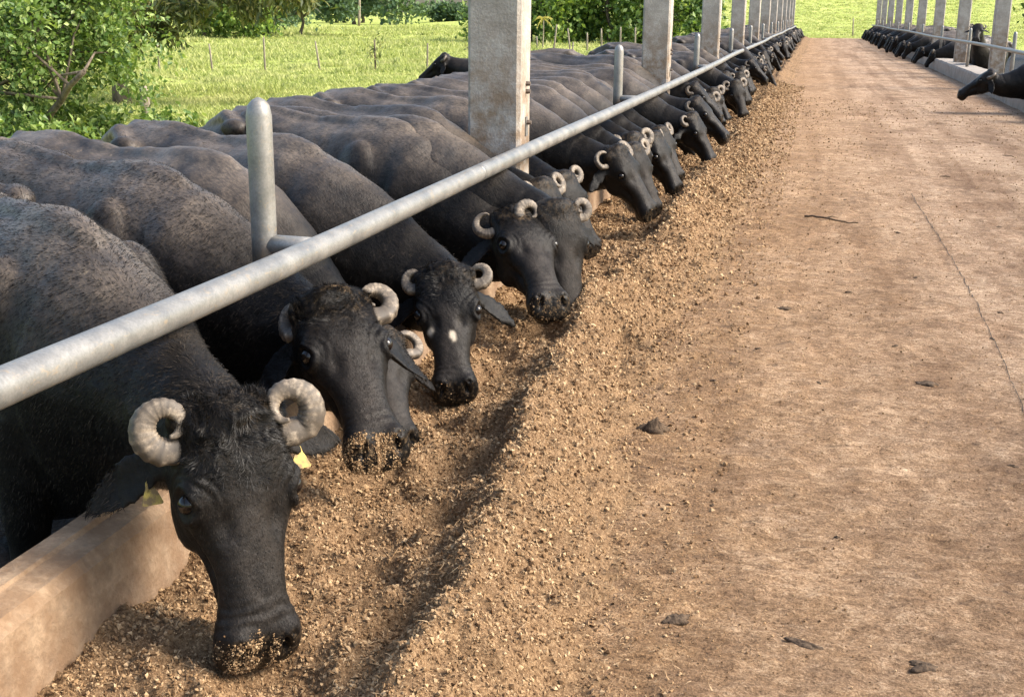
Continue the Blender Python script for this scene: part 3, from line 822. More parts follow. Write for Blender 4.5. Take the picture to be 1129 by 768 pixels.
def make_buffalo(P, Mz, az, withers, body_az, voxel=0.014, seed=0, horns=((0.048, 1.08, 0.6, 0.0, .025, .2),) * 2, ears=((0.35, 0.5), (0.35, 0.5)), k=None,
                 tags=(), hair=0, fur=0, crumbs=0, roll=0.0, sx=0.83, detail=1, tag_shift=0.0, spot=(), mudfore=False, browamt=0.25):
    """P poll, Mz muzzle (world); az: where the face looks, body_az: where the trunk points (degrees below +X towards -Y)"""
    r = np.random.default_rng(seed + 100)
    P = np.asarray(P, float); Mz = np.asarray(Mz, float)
    L = np.linalg.norm(Mz - P); kk = (L / 0.545) if k is None else k
    ba = -rad(body_az); cb, sb = math.cos(ba), math.sin(ba)
    W0 = np.array([withers[0], withers[1], PEN_Z])
    def to_local(v): v = np.asarray(v, float); return np.array([cb * v[0] + sb * v[1], -sb * v[0] + cb * v[1], v[2]])
    Pl = to_local(P - W0); a = nrm(to_local(Mz - P))
    f = to_local(np.array([math.cos(rad(az)), -math.sin(rad(az)), 0.25]))
    nn = nrm(f - a * (f @ a)); ww = np.cross(a, nn)
    if roll:
        cr, sr = math.cos(roll), math.sin(roll); nn, ww = nn * cr + ww * sr, ww * cr - nn * sr
    def hd(t, w, n_): return Pl + (a * t + ww * w + nn * n_) * kk
    mb = MB()
    R, cl = body_rings(hd); R[:, :, 1][: len(BODY)] *= sx
    mb.rings(R); mb.rings(head_rings(hd))
    for sg in (-1, 1):
        mb.ellipsoid((-0.80, sg * 0.240 * sx, 1.240), (0.085, 0.055, 0.052)); mb.tube([(-0.80, sg * .22 * sx, 1.235), (-0.95, sg * .12, 1.285), (-1.14, sg * .07, 1.215)], [.04, .045, .04], 8)          # hook bones
        mb.ellipsoid((-1.19, sg * 0.10, 1.15), (0.08, 0.06, 0.07))               # pin bones
        mb.ellipsoid((0.04, sg * 0.20 * sx, 0.98), (0.15, 0.10, 0.26))           # shoulder blades
        mb.ellipsoid((-0.98, sg * 0.20 * sx, 0.86), (0.20, 0.12, 0.26))          # thighs
        ax = np.stack([a, ww, nn])
        mb.ellipsoid(hd(.160, sg * .094, -.022), np.array((.046, .030, .030)) * kk, ax); mb.ellipsoid(hd(.195, sg * .102, -.040), np.array((.042, .026, .034)) * kk, ax); mb.tube([hd(.235, sg * .100, -.055), hd(.29, sg * .082, -.060), hd(.34, sg * .066, -.062)], np.array([.016, .015, .010]) * kk, 8)   # brow
        mb.ellipsoid(hd(.21, sg * .070, -.145), np.array((.095, .040, .075)) * kk, ax)  # cheek
        mb.ellipsoid(hd(.478, sg * .052, -.018), np.array((.032, .032, .026)) * kk, ax)   # nostril rim
        mb.ellipsoid(hd(.03, sg * .085, -.055), np.array((.045, .045, .045)) * kk, ax)  # horn boss
        dr, bk = ears[0 if sg < 0 else 1]
        mb.rings(leaf_ring(hd, sg, dr, bk) if sg > 0 else leaf_ring(hd, sg, dr, bk)[:, ::-1])
        mb.rings(leg_rings(0.06, sg * 0.17, True)); mb.rings(leg_rings(-0.98, sg * 0.19, False))
    mb.tube([(-1.02, 0, 1.30), (-.72, 0, 1.318), (-.4, 0, 1.280), (-.1, 0, 1.285), (.1, 0, 1.285)], [.032, .034, .034, .045, .05], 8); mb.ellipsoid((0.0, 0, 1.265), (0.24, 0.075, 0.075))                          # withers
    mb.ellipsoid(hd(.485, 0, -.125), np.array((.055, .050, .030)) * kk, np.stack([a, ww, nn]))   # chin
    mb.ellipsoid(hd(.02, 0, -.02), np.array((.05, .085, .045)) * kk, np.stack([a, ww, nn]))     # poll
    mb.tube([(-1.26, 0, 1.10), (-1.33, 0.0, 0.95), (-1.34, 0.01, 0.7), (-1.33, 0.02, 0.45), (-1.33, 0.02, 0.38)], [0.04, 0.034, 0.026, 0.03, 0.012], 8)
    me = remesh(mb, voxel)
    V = laplace(get_v(me), get_e(me), 5 if voxel < 0.012 else 3, 0.5)
    me.vertices.foreach_set('co', V.astype(np.float32).ravel()); me.update()
    # head-space coordinates of every vertex
    def headco(V): D = (V - Pl) / kk; return D @ a, D @ ww, D @ nn
    if detail > 1:      # finer mesh on the face of near animals
        bm = bmesh.new(); bm.from_mesh(me)
        for rep in range(detail - 1):
            fs = [fc for fc in bm.faces if -0.06 < (Vector(fc.calc_center_median()) - Vector(Pl)).dot(Vector(a)) / kk < 0.60 and (Vector(fc.calc_center_median()) - Vector(Pl)).dot(Vector(nn)) / kk > -0.17
                  and abs((Vector(fc.calc_center_median()) - Vector(Pl)).dot(Vector(ww)) / kk) < 0.17]
            ed = list({e for fc in fs for e in fc.edges})
            bmesh.ops.subdivide_edges(bm, edges=ed, cuts=1, use_grid_fill=True, smooth=0.0)
        bmesh.ops.triangulate(bm, faces=[fc for fc in bm.faces if len(fc.verts) > 4])
        bm.to_mesh(me); bm.free()
        V = get_v(me); t, w, n_ = headco(V)
        msk = (t > -0.05) & (t < 0.6) & (np.abs(w) < .17) & (n_ > -.16)
        V2 = laplace(V, get_e(me), 3, 0.5); V = np.where(msk[:, None], V2, V)
        me.vertices.foreach_set('co', V.astype(np.float32).ravel()); me.update()
    me.polygons.foreach_set('use_smooth', np.ones(len(me.polygons), bool)); me.update()
    V = get_v(me); Nn_ = get_n(me); t, w, n_ = headco(V)
    disp = np.zeros(len(V))
    for sg in (-1, 1):
        # nostrils: comma-shaped pits
        wq = w - sg * (.046 + .35 * (t - .505))
        q = ((t - .507) / .017) ** 2 + (wq / .0085) ** 2 + ((n_ + .020) / .035) ** 2
        disp -= 0.020 * np.exp(-q ** 1.3)
        q = ((t - .487) / .010) ** 2 + ((w - sg * .060) / .010) ** 2 + ((n_ + .012) / .03) ** 2
        disp -= 0.012 * np.exp(-q)
        # eye socket
        q = ((t - .188) / .024) ** 2 + ((w - sg * .122) / .035) ** 2 + ((n_ + .032) / .016) ** 2
        disp -= 0.011 * np.exp(-q)
        # folds of skin round the eye
        de = np.sqrt(((t - .188) / 1.25) ** 2 + (n_ + .032) ** 2 + (np.abs(w) - .120) ** 2 * 0.4)
        disp += (0.0017 if detail > 1 else 0.0008) * np.sin(de * 480 + 5.0 * vnoise(t * 22, n_ * 22 + w * 9, 3 + seed)) * np.exp(-((de - .045) / .016) ** 2) * (w * sg > 0) * (1 - smooth01(t, .17, .24)) * (0.45 + 1.1 * np.abs(vnoise(t * 40 + seed, w * 40, 12)) * 2)
        disp += 0.008 * np.exp(-((de - .030) / .006) ** 2) * (w * sg > 0)
        # facial crest / hollow below the eye
        q = ((t - .31) / .07) ** 2 + ((np.abs(w) - .08) / .03) ** 2 + ((n_ + .075) / .02) ** 2
        disp -= 0.012 * np.exp(-q)
        q = ((t - .245) / .035) ** 2 + ((np.abs(w) - .055) / .022) ** 2 + ((n_ - .005) / .03) ** 2      # dip beside the nose bridge
        disp -= 0.006 * np.exp(-q)
    disp -= 0.0035 * np.exp(-(w / .006) ** 2) * smooth01(t, .485, .50) * (n_ > -.09)                    # philtrum
    disp += 0.0011 * np.sin(t * 260 + 8 * vnoise(w * 25, t * 8, 4)) * np.exp(-((t - .43) / .03) ** 2) * (n_ > -.08)   # wrinkles above the nose
    mouth = np.exp(-((n_ + .088 - 0.05 * np.clip(t - .5, -.2, 0)) / .0065) ** 2) * smooth01(t, .36, .42) * (t < .60)
    disp -= 0.008 * mouth
    hm = (t > -.05) & (t < .6) & (np.abs(w) < .2) & (n_ > -.26)
    # shaggy poll, lumpy skin
    poll = np.exp(-(((t - .03) / .07) ** 2)) * (n_ > -.12) * (np.abs(w) < .13)
    disp += hm * (0.0022 * fbm(t * 26 + seed, w * 26 + n_ * 20, 7, 3) + 0.006 * poll * vnoise(t * 45, w * 90 + seed, 8))
    # neck creases and body unevenness
    for c, tn in cl[2:6]:
        s_ = (V - c) @ tn
        disp -= (1 - hm) * 0.0075 * np.maximum(0, vnoise(V[:, 2] * 7 + c[0] * 31, V[:, 1] * 7, seed + 2) + .18) * np.exp(-((s_ + 0.07 * vnoise(V[:, 2] * 6, V[:, 1] * 6, seed)) / 0.010) ** 2) * (np.linalg.norm(V - c, axis=1) < 0.33) * (V[:, 0] > 0.2)
    disp += (1 - hm) * (0.012 * fbm(V[:, 0] * 4 + seed, V[:, 2] * 4 + V[:, 1] * 3, 9, 3) + 0.003 * vnoise(V[:, 0] * 30, V[:, 2] * 30 + V[:, 1] * 22, 10))
    for sg in (-1, 1):
        disp -= 0.040 * np.exp(-(((V[:, 0] + .55) / .13) ** 2 + ((V[:, 1] - sg * .26 * sx) / .12) ** 2 + ((V[:, 2] - 1.13) / .10) ** 2))
        disp -= 0.022 * np.exp(-(((V[:, 0] - .20) / .04) ** 2 + ((V[:, 1] - sg * .25 * sx) / .12) ** 2 + ((V[:, 2] - .95) / .28) ** 2))
        disp -= 0.015 * np.exp(-(((V[:, 0] + .17) / .04) ** 2 + ((V[:, 1] - sg * .30 * sx) / .12) ** 2 + ((V[:, 2] - 1.0) / .22) ** 2))
    # spine ridge dips, ribs faintly showing
    disp += 0.004 * np.sin(V[:, 0] * 48) * np.exp(-((V[:, 2] - 0.95) / 0.2) ** 2) * smooth01(V[:, 0], -0.75, -0.6) * (1 - smooth01(V[:, 0], -0.2, -0.05)) * (np.abs(V[:, 1]) > 0.2)
    V = V + Nn_ * (disp * (1.0))[:, None]
    me.vertices.foreach_set('co', V.astype(np.float32).ravel()); me.update()
    at = me.attributes.new('mk', 'FLOAT_COLOR', 'POINT')
    dust = hm * np.clip(1.2 - np.abs(w) / .085, 0, 1) * smooth01(t, .12, .24) * (1 - smooth01(t, .44, .49)) * smooth01(n_, -.09, -.03)
    wet = hm * smooth01(t, .465, .50) * (n_ > -.14)
    brow = hm * np.exp(-((t - .02) / .06) ** 2) * smooth01(n_, -.14, -.05)
    spots = np.zeros(len(V))
    for sw, stt, sr in spot: spots = np.maximum(spots, np.exp(-(((t - stt) / sr) ** 2 + ((w - sw) / (sr * .6)) ** 2 + ((n_ - .0) / .06) ** 2 + 1.6 * vnoise(t * 60, w * 60, 31)) ** 2))
    mudf = np.zeros(len(V))
    if mudfore: mudf = np.exp(-(((t - .06) / .035) ** 2 + ((w - .01) / .03) ** 2)) * (n_ > -.05)
    mk = np.stack([np.clip(dust, 0, 1), wet, np.clip(np.maximum(brow * browamt, mudf), 0, 1), spots], 1).astype(np.float32)
    at.data.foreach_set('color', mk.ravel())
    me.name = 'buffalo_body'; me.materials.clear()
    root = empty('water_buffalo', W0, ba)
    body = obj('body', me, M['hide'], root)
    for sg, st_ in ((-1, horns[0]), (1, horns[1])):
        obj('horn', horn_mesh(hd, sg, kk, st_, seed), M['horn'], root)
        c = hd(.188, sg * .1130, -.032)
        mb = MB(); mb.ellipsoid(c, np.array((.0215, .0215, .0215)) * kk, None, 16, 12)
        obj('eye', mb.mesh('eye'), M['eye'], root)
    for sg in tags:
        dr, bk = ears[0 if sg < 0 else 1]
        d = nrm(np.array([dr, sg * 1.0, -bk])); c = np.array([0.085, sg * 0.098, -0.105]) + d * (0.085 if sg < 0 else 0.075) + np.array([0.05 + tag_shift, 0, 0.012])
        out = [(-.026, .004), (-.022, .007), (-.010, .009), (.004, .016), (.022, .022), (.025, .019)]
        pr = [(tt, yy) for tt, yy in out] + [(tt, -yy) for tt, yy in out[::-1]]
        top = [hd(c[0] + tt, c[1] + yy, c[2] + 0.004 + 0.2 * tt) for tt, yy in pr]; bot = [hd(c[0] + tt, c[1] + yy, c[2] + 0.2 * tt) for tt, yy in pr]
        mb = MB(); mb.rings(np.array([bot, top])); obj('ear_tag', mb.mesh('ear_tag', False), M['tag'], root)
    if hair:
        V = get_v(me); Nn_ = get_n(me); t, w, n_ = headco(V)
        wt = np.exp(-((t - .035) / .055) ** 2) * (n_ > -.10) * (np.abs(w) < .115) * (Nn_ @ nn > -0.3) + 0.10 * (t > .05) * (t < .17) * (n_ > -.05) * (np.abs(w) < .11)
        pk = r.choice(len(V), hair, p=wt / wt.sum())
        Pn = V[pk]; Nh = Nn_[pk]
        tt_, w2 = t[pk], w[pk]
        swirl = vnoise(tt_ * 28, w2 * 28, seed + 3) * 5
        D = a * np.cos(swirl)[:, None] + ww * (np.sin(swirl) + w2 * 4)[:, None]
        D = D - Nh * np.sum(D * Nh, 1)[:, None]; D = D + Nh * (0.35 + 0.3 * r.random((hair, 1))) + r.normal(size=(hair, 3)) * 0.18
        D /= np.linalg.norm(D, axis=1)[:, None]
        obj('forelock', strand_mesh('forelock', Pn - Nh * 0.001, D, Nh, (0.010 + 0.016 * r.random(hair)) * kk, np.full(hair, 0.0007) * kk, 0.26, seed + 5), M['forelock'], root)['kind'] = 'stuff'
    if fur:
        V = get_v(me); Nn_ = get_n(me); t, w, n_ = headco(V)
        wt = ((V[:, 2] > 0.55) & ~((t > 0.0) & (t < .6) & (np.abs(w) < .2) & (n_ > -.26)) & (V[:, 0] > -0.9)).astype(float)
        pk = r.choice(len(V), fur, p=wt / wt.sum())
        Pn = V[pk] + r.normal(size=(fur, 3)) * voxel * 0.3; Nh = Nn_[pk]
        D = np.array([-0.6, 0, -0.8]) + r.normal(size=(fur, 3)) * 0.16
        D = D - Nh * np.sum(D * Nh, 1)[:, None]; D /= np.linalg.norm(D, axis=1)[:, None]; D = D + Nh * (0.22 + 0.2 * r.random((fur, 1))); D /= np.linalg.norm(D, axis=1)[:, None]
        obj('coat_hair', strand_mesh('coat_hair', Pn - Nh * 0.002, D, Nh, 0.010 + 0.010 * r.random(fur), np.full(fur, 0.0009), 0.05, seed + 6, 2), M['hair'], root)['kind'] = 'stuff'
    if fur:
        nf = fur // 2
        wt = ((t > -.02) & (t < .47) & (np.abs(w) < .16) & (n_ > -.22)).astype(float)
        pk = r.choice(len(V), nf, p=wt / wt.sum()); Nh = Nn_[pk]; Pn = V[pk] + r.normal(size=(nf, 3)) * 0.002
        D = a * 1.0 + ww * (w[pk] * 3)[:, None] + r.normal(size=(nf, 3)) * 0.2
        D = D - Nh * np.sum(D * Nh, 1)[:, None]; D /= np.linalg.norm(D, axis=1)[:, None]; D = D + Nh * (0.18 + 0.2 * r.random((nf, 1))); D /= np.linalg.norm(D, axis=1)[:, None]
        obj('face_hair', strand_mesh('face_hair', Pn - Nh * 0.001, D, Nh, 0.003 + 0.004 * r.random(nf), np.full(nf, 0.0005), 0.05, seed + 9, 2), M['hair'], root)['kind'] = 'stuff'
    if crumbs:
        V = get_v(me); Nn_ = get_n(me); t, w, n_ = headco(V)
        wt = (smooth01(t, .455, .505) * np.exp(-((w - 0.022) / .045) ** 2) * (n_ > -.115) * (0.05 + (vnoise(t * 45, w * 45, seed) > -0.02)))
        pk = r.choice(len(V), crumbs, p=wt / wt.sum())
        s = 0.0011 + 0.0034 * r.random(crumbs) ** 4
        p_ = V[pk] + Nn_[pk] * s[:, None] * 0.15 + r.normal(size=(crumbs, 3)) * 0.0006
        obj('muzzle_crumbs', crumb_mesh('muzzle_crumbs', p_[:, 0], p_[:, 1], p_[:, 2], s, seed), M['crumb'], root)['kind'] = 'stuff'
    return root

def wz(P, ba, d=0.80, lat=0.0):
    c, s = math.cos(rad(ba)), -math.sin(rad(ba))
    return (P[0] - c * d - s * lat, P[1] - s * d + c * lat)

TURN = (0.052, 1.08, 0.9, 0.0, .0255, .15); HOOK = (0.052, 0.78, 0.5, 0.25, .0205, .2); BIG = (0.057, 1.06, 0.9, 0.0, .0275, .0); SIDE = (0.046, 1.05, .6, 0.1, .025, .9)
NEAR = [
 # poll, muzzle, face az, body az, dist poll-withers, lateral, options, label
 dict(P=(-1.113, 2.183, .600), M=(-0.996, 2.054, .075), az=41, ba=34, d=.84, o=dict(voxel=.0085, seed=1, detail=2, horns=(BIG, TURN), ears=((.03, .40), (.45, .85)), tags=(-1, 1), hair=9000, fur=80000, crumbs=3000),
      label='nearest water buffalo, head on the feed with two yellow ear tags'),
 dict(P=(-1.318, 3.22, .600), M=(-1.050, 2.915, .225), az=52, ba=24, d=.86, o=dict(voxel=.009, seed=2, detail=2, horns=(BIG, SIDE), ears=((.7, .6), (.6, .9)), hair=8000, fur=70000, crumbs=7500, browamt=.95),
      label='water buffalo with feed caked on its muzzle, second from the camera'),
 dict(P=(-1.345, 3.70, .37), M=(-1.17, 3.42, .07), az=48, ba=20, d=.86, o=dict(voxel=.012, seed=3, horns=(HOOK, TURN), hair=1200), label='water buffalo whose face is hidden behind the muzzle caked with feed'),
 dict(P=(-1.25, 4.12, .50), M=(-1.133, 3.864, .09), az=74, ba=26, d=.86, o=dict(voxel=.011, seed=4, detail=2, horns=(HOOK, HOOK), spot=((-.012, .30, .022), (.075, .27, .02)), hair=3500, fur=16000, ears=((.5, .8), (.4, .6)), crumbs=60), label='water buffalo facing the camera with open hook horns and pale nose spots'),
 dict(P=(-1.218, 5.15, .56), M=(-0.965, 4.78, .215), az=52, ba=24, d=.84, o=dict(voxel=.011, seed=5, detail=2, horns=(HOOK, HOOK), mudfore=True, hair=2600, fur=16000, ears=((.3, .9), (.3, .9)), crumbs=260), label='water buffalo with a mud smear on its forehead and thin crescent horns'),
 dict(P=(-1.05, 5.20, .58), M=(-0.925, 5.06, .06), az=50, ba=22, d=.86, o=dict(voxel=.013, seed=6, horns=(TURN, BIG), hair=900, fur=14000), label='water buffalo half hidden behind the one with the muddy forehead'),
 dict(P=(-1.27, 5.90, .58), M=(-1.06, 5.83, .14), az=30, ba=20, d=.84, o=dict(voxel=.014, seed=7, horns=(TURN, TURN), hair=500, fur=8000), label='water buffalo behind the half hidden one, only its curled horn and neck showing'),
 dict(P=(-1.13, 7.42, .60), M=(-0.870, 7.39, .19), az=22, ba=18, d=.84, o=dict(voxel=.013, seed=8, horns=(TURN, (0.066, .95, .5, .3, .019, .3)), hair=1200, fur=14000, crumbs=120), label='water buffalo in profile with a big looped horn, facing the alley'),
 dict(P=(-1.32, 6.65, .52), M=(-1.10, 6.62, .08), az=35, ba=24, d=.84, o=dict(voxel=.015, seed=9, horns=(TURN, TURN), hair=500, fur=8000), label='water buffalo with its muzzle low in the feed under the big looped horn'),
]
bodies = []
for B in NEAR:
    b = make_buffalo(B['P'], B['M'], B['az'], wz(B['P'], B['ba'], B['d']), B['ba'], **B['o'])
    tag(b, B['label'], 'buffalo', 'water buffaloes feeding in the left row')
    bodies.append(b)

# pose variants for the rest of the rows (built where one stands, then copied)
VAR = []
def variant(P, Mz, az, ba, **o):
    b = make_buffalo(P, Mz, az, wz(P, ba, .84), ba, **o); VAR.append((b, ba, np.array(P[:2]) - np.array(b.location[:2]))); return b
v_list = [
 ((-1.12, 8.05, .55), (-0.92, 8.00, .10), 30, 22, dict(voxel=.017, seed=21, hair=350, horns=(TURN, HOOK))),
 ((-1.13, 9.25, .52), (-0.90, 9.20, .08), 24, 18, dict(voxel=.017, seed=22, hair=350, horns=(HOOK, TURN))),
 ((-1.22, 8.65, .56), (-1.04, 8.56, .09), 48, 26, dict(voxel=.017, seed=23, hair=350, horns=(TURN, TURN), ears=((.2, .9), (.5, .7)))),
 ((-1.00, 10.85, .55), (-0.77, 10.82, .12), 18, 15, dict(voxel=.018, seed=24, hair=350, horns=(HOOK, HOOK))),
 ((-1.18, 9.95, .50), (-0.97, 9.88, .08), 38, 20, dict(voxel=.018, seed=25, hair=350, horns=(TURN, HOOK), sx=.96)),
 ((-1.30, 10.40, .42), (-1.10, 10.22, .06), 60, 24, dict(voxel=.019, seed=26, hair=350, horns=(SIDE, TURN))),
 ((-1.02, 11.30, .66), (-0.68, 11.28, .30), 8, 12, dict(voxel=.019, seed=27, hair=350, horns=(HOOK, SIDE))),
 ((-1.25, 11.85, .45), (-1.05, 11.95, .07), -20, 16, dict(voxel=.019, seed=28, hair=350, horns=(SIDE, SIDE), sx=.85))]
v_labels = ['water buffalo just past the one with the big looped horn', 'water buffalo with its muzzle at the feed edge, past the looped horn one',
            'water buffalo with its face turned towards the camera past the looped horn one', 'water buffalo reaching farthest into the alley before the second pillar of the left row', 'water buffalo between the second short rail post and the second left pillar',
            'water buffalo with its head low and turned to the camera near the second left pillar', 'water buffalo holding its muzzle above the feed just before the second left pillar', 'water buffalo with its head turned away at the second left pillar']
for (P, Mz, az, ba, o), lb in zip(v_list, v_labels):
    tag(variant(P, Mz, az, ba, **o), lb, 'buffalo', 'water buffaloes feeding in the left row')
r = np.random.default_rng(5)
def place(src, P2, ba, label, group, flip=False):
    b, _, off = src
    c = copy_tree(b)
    c.rotation_euler = (0, 0, -rad(ba)) if not flip else (0, 0, PI + rad(ba))
    Ll = b.rotation_euler[2]
    # keep the poll at P2
    d = np.array([off[0] * math.cos(-Ll) - off[1] * math.sin(-Ll), off[0] * math.sin(-Ll) + off[1] * math.cos(-Ll)])
    a_ = c.rotation_euler[2]
    c.location = (P2[0] - (d[0] * math.cos(a_) - d[1] * math.sin(a_)), P2[1] - (d[0] * math.sin(a_) + d[1] * math.cos(a_)), PEN_Z + r.normal() * 0.012)
    sc = 1 + r.normal() * 0.035
    c.scale = (sc, sc * (1 + r.normal() * 0.03), sc)
    tag(c, label, 'buffalo', group)
    return c
y = 12.5; i = 0; lastbay = 0; nb = 8
while y < 79:
    src = VAR[int(r.integers(len(VAR)))]
    px = -1.14 + r.normal() * 0.11
    bay = int((y - 6.45) // 6.6)
    if bay != lastbay: lastbay, nb = bay, 0
    if bay == 0: lb = 'water buffalo feeding right beside the second pillar of the left row'
    elif y < 26.2: lb = 'water buffalo feeding in the left row, %s one past the %s pillar' % (ORD[nb], ORD[bay])
    else: lb = 'small distant water buffalo feeding near the far end of the left row'
    place(src, (px, y), float(r.uniform(5, 38)), lb, 'water buffaloes feeding in the left row')
    y += float(r.uniform(0.58, 0.82)) if y < 30 else float(r.uniform(0.8, 1.1))
    i += 1; nb += 1
# right row: one reaching far out, a gap with animals standing back, then a dense far group
R_ROW = [(2.86, 37.4, 3), (3.15, 18.0, 1), (3.0, 35.6, 0), (2.95, 39.6, 4)] + [(2.8 + float(r.uniform(-.12, .2)), yy, int(r.integers(5))) for yy in np.arange(41.6, 79, 0.85)]
for j, (px, py, v) in enumerate(R_ROW):
    lb = ['lone water buffalo feeding midway along the right row', 'water buffalo at the right edge behind the one stretching over the right kerb', 'water buffalo just nearer than the lone one midway along the right row', 'water buffalo just past the lone one midway along the right row'][j] if j < 4 else 'small distant water buffalo feeding in the far group of the right row'
    place(VAR[v], (px, py), float(r.uniform(0, 14)) if j else 4, lb, 'water buffaloes feeding in the right row', True)

b = make_buffalo((2.50, 19.38, .64), (2.03, 19.42, .285), 182, (3.42, 19.5), 184, voxel=.014, seed=31, horns=(HOOK, HOOK), ears=((.3, .9), (.3, .9)))
tag(b, 'water buffalo stretching its neck far out over the right kerb', 'buffalo', 'water buffaloes feeding in the right row')
# animals standing with raised heads
def standing(loc, ba, az, label, group, hz=1.52, **o):
    P = np.array([loc[0] + math.cos(rad(ba)) * 0.78, loc[1] - math.sin(rad(ba)) * 0.78, PEN_Z + hz])
    Mz = P + np.array([math.cos(rad(az)) * .40, -math.sin(rad(az)) * .40, -.36])
    b = make_buffalo(P, Mz, az, loc, ba, **o)
    tag(b, label, 'buffalo', group); return b
standing((-4.2, 16.55), 176, 172, 'water buffalo standing behind the left row with its head raised', 'water buffaloes standing back in the pens', hz=1.26, voxel=.016, seed=41, horns=(HOOK, HOOK), ears=((.5, .7), (.5, .7)))
s1 = standing((3.85, 31.3), 112, 100, 'dusty water buffalo with raised head between the nearest right pillars', 'water buffaloes standing back in the pens', hz=1.66, voxel=.02, seed=42, horns=(HOOK, HOOK), ears=((.1, .3), (.1, .3)))
for (x_, y_, rz, lb) in ((4.0, 36.8, .25, 'water buffalo with raised head left of the dusty standing one'), (4.75, 26.6, -.2, 'water buffalo with raised head at the far right edge, behind the nearest right pillar')):
    c = copy_tree(s1); c.location = (x_, y_, PEN_Z); c.rotation_euler = (0, 0, s1.rotation_euler[2] + rz); tag(c, lb, 'buffalo', 'water buffaloes standing back in the pens')

# ------------------------------------------------------------------ vegetation
def leaves_mesh(name, P, size, aspect, seed, droop=0.0):
    """one bent leaf (two triangles) per point"""
    r = np.random.default_rng(seed); n = len(P)
    d = r.normal(size=(n, 3)); d[:, 2] -= droop; d /= np.linalg.norm(d, axis=1)[:, None]
    s = np.cross(d, r.normal(size=(n, 3)) * 0.6 + np.array([0, 0, 1.0])); s /= np.linalg.norm(s, axis=1)[:, None] + 1e-9
    up = np.cross(s, d)
    L = (size * (0.65 + 0.7 * r.random(n)))[:, None]; w = L * aspect
    V = np.stack([P, P + d * L * .5 + s * w + up * w * .3, P + d * L, P + d * L * .5 - s * w + up * w * .3], 1)
    o = np.arange(n)[:, None] * 4
    T = np.concatenate([o + np.array([[0, 1, 2]]), o + np.array([[0, 2, 3]])])
    return mesh_np(name, V.reshape(-1, 3), T, False)

def crown_points(lobes, n, clump, nclump, seed, pw=2 / 3):
    """lobes: (x,y,z,rx,ry,rz); leaves gather in clumps near the lobes' surface, gaps between"""
    r = np.random.default_rng(seed)
    vol = np.array([(l[3] * l[4] * l[5]) ** pw for l in lobes]); vol /= vol.sum()
    li = r.choice(len(lobes), nclump, p=vol); Lb = np.array(lobes)[li]
    d = r.normal(size=(nclump, 3)); d /= np.linalg.norm(d, axis=1)[:, None]
    rr = r.random(nclump) ** 0.33 * 1.05
    cc = Lb[:, :3] + d * Lb[:, 3:] * rr[:, None]
    wgt = r.random(nclump) + 0.2; wgt /= wgt.sum()
    ci = r.choice(nclump, n, p=wgt)
    return cc[ci] + r.normal(size=(n, 3)) * clump * np.array([1, 1, 0.75]), cc

def tree(name, loc, trunk_h, r0_, lobes, n, leaf, aspect, clump, nclump, mat, label, group, seed, droop=0.0, stems=1, lean=0.15, limbs=True, cat='tree', pw=2 / 3):
    r = np.random.default_rng(seed)
    z0 = float(terrain_z(loc[0], loc[1])) - 0.05
    root = tag(empty(name, (loc[0], loc[1], z0)), label, cat, group)
    P, cc = crown_points(lobes, n, clump, nclump, seed, pw)
    obj('crown', leaves_mesh('crown', P, leaf, aspect, seed + 1, droop), mat, root)
    mb = MB()
    for s_ in range(stems):
        lx, ly = (r.normal(size=2) * lean * (1 if stems > 1 else 0.4))
        top = np.array([lx * trunk_h, ly * trunk_h, trunk_h]); base = np.array([r.normal() * .12, r.normal() * .12, 0]) * (stems > 1)
        pts = [base + (top - base) * q + np.array([r.normal(), r.normal(), 0]) * 0.03 * trunk_h * (0 < q < 1) for q in np.linspace(0, 1, 7)]
        mb.tube(pts, r0_ * np.array([1.35, 1.05, .95, .88, .8, .72, .6]), 9)
        if limbs:
            for l in lobes[:: max(1, len(lobes) // 9)]:
                e = np.array(l[:3]); st_ = pts[4 + int(r.integers(3))]
                md_ = (st_ + e) / 2 + np.array([r.normal() * .1, r.normal() * .1, .1 * trunk_h])
                mb.tube([st_, md_, e], [r0_ * .42, r0_ * .26, r0_ * .10], 7)
    if limbs:
        for c in cc[:: max(1, len(cc) // 40)]:
            l = min(lobes, key=lambda q: np.linalg.norm(np.array(q[:3]) - c))
            mb.tube([np.array(l[:3]), (np.array(l[:3]) + c) / 2 + r.normal(size=3) * .05, c], [r0_ * .10, r0_ * .07, r0_ * .03], 5)
    obj('trunk', mb.mesh('trunk'), M['bark'], root)
    return root

# leafy shrub behind the left row, in front of the mango tree
tree('leafy_shrub', (-10.6, 15.2), 1.15, 0.055, [(-1.0, .2, 1.5, 1.0, .9, .8), (.3, -.2, 1.6, 1.1, .9, .75), (1.15, .3, 1.35, .75, .7, .6), (-.3, .5, 2.4, 1.2, 1, .7), (.9, .4, 2.2, .8, .8, .55), (-1.8, .2, 2.2, 1.0, 1, .9), (-1.4, -.5, .7, .7, .6, .5), (.1, 0, .75, .6, .6, .35)],
     25000, .085, .32, .14, 420, M['leaf_a'], 'bright leafy shrub with several slanting stems behind the left row', 'trees and shrubs round the pasture', 200, 0.1, stems=4, lean=.55, cat='shrub')
# low growth at the shrub's foot
for i, (x_, y_, lb) in enumerate(((-11.6, 15.6, 'low dark undergrowth at the foot of the slanting shrub, at the left edge'), (-9.6, 15.6, 'low pale green undergrowth right of the slanting shrub stems'), (-10.5, 14.2, 'low undergrowth in front of the slanting shrub stems'))):
    tree('undergrowth', (x_, y_), .3, .02, [(0, 0, .25, .8, .6, .30), (.5, .3, .22, .6, .5, .28), (-.6, .1, .3, .6, .5, .3)], 2600, .10, .3, .12, 90, M['leaf_a'], lb, 'trees and shrubs round the pasture', 230 + i, limbs=False, cat='shrub')
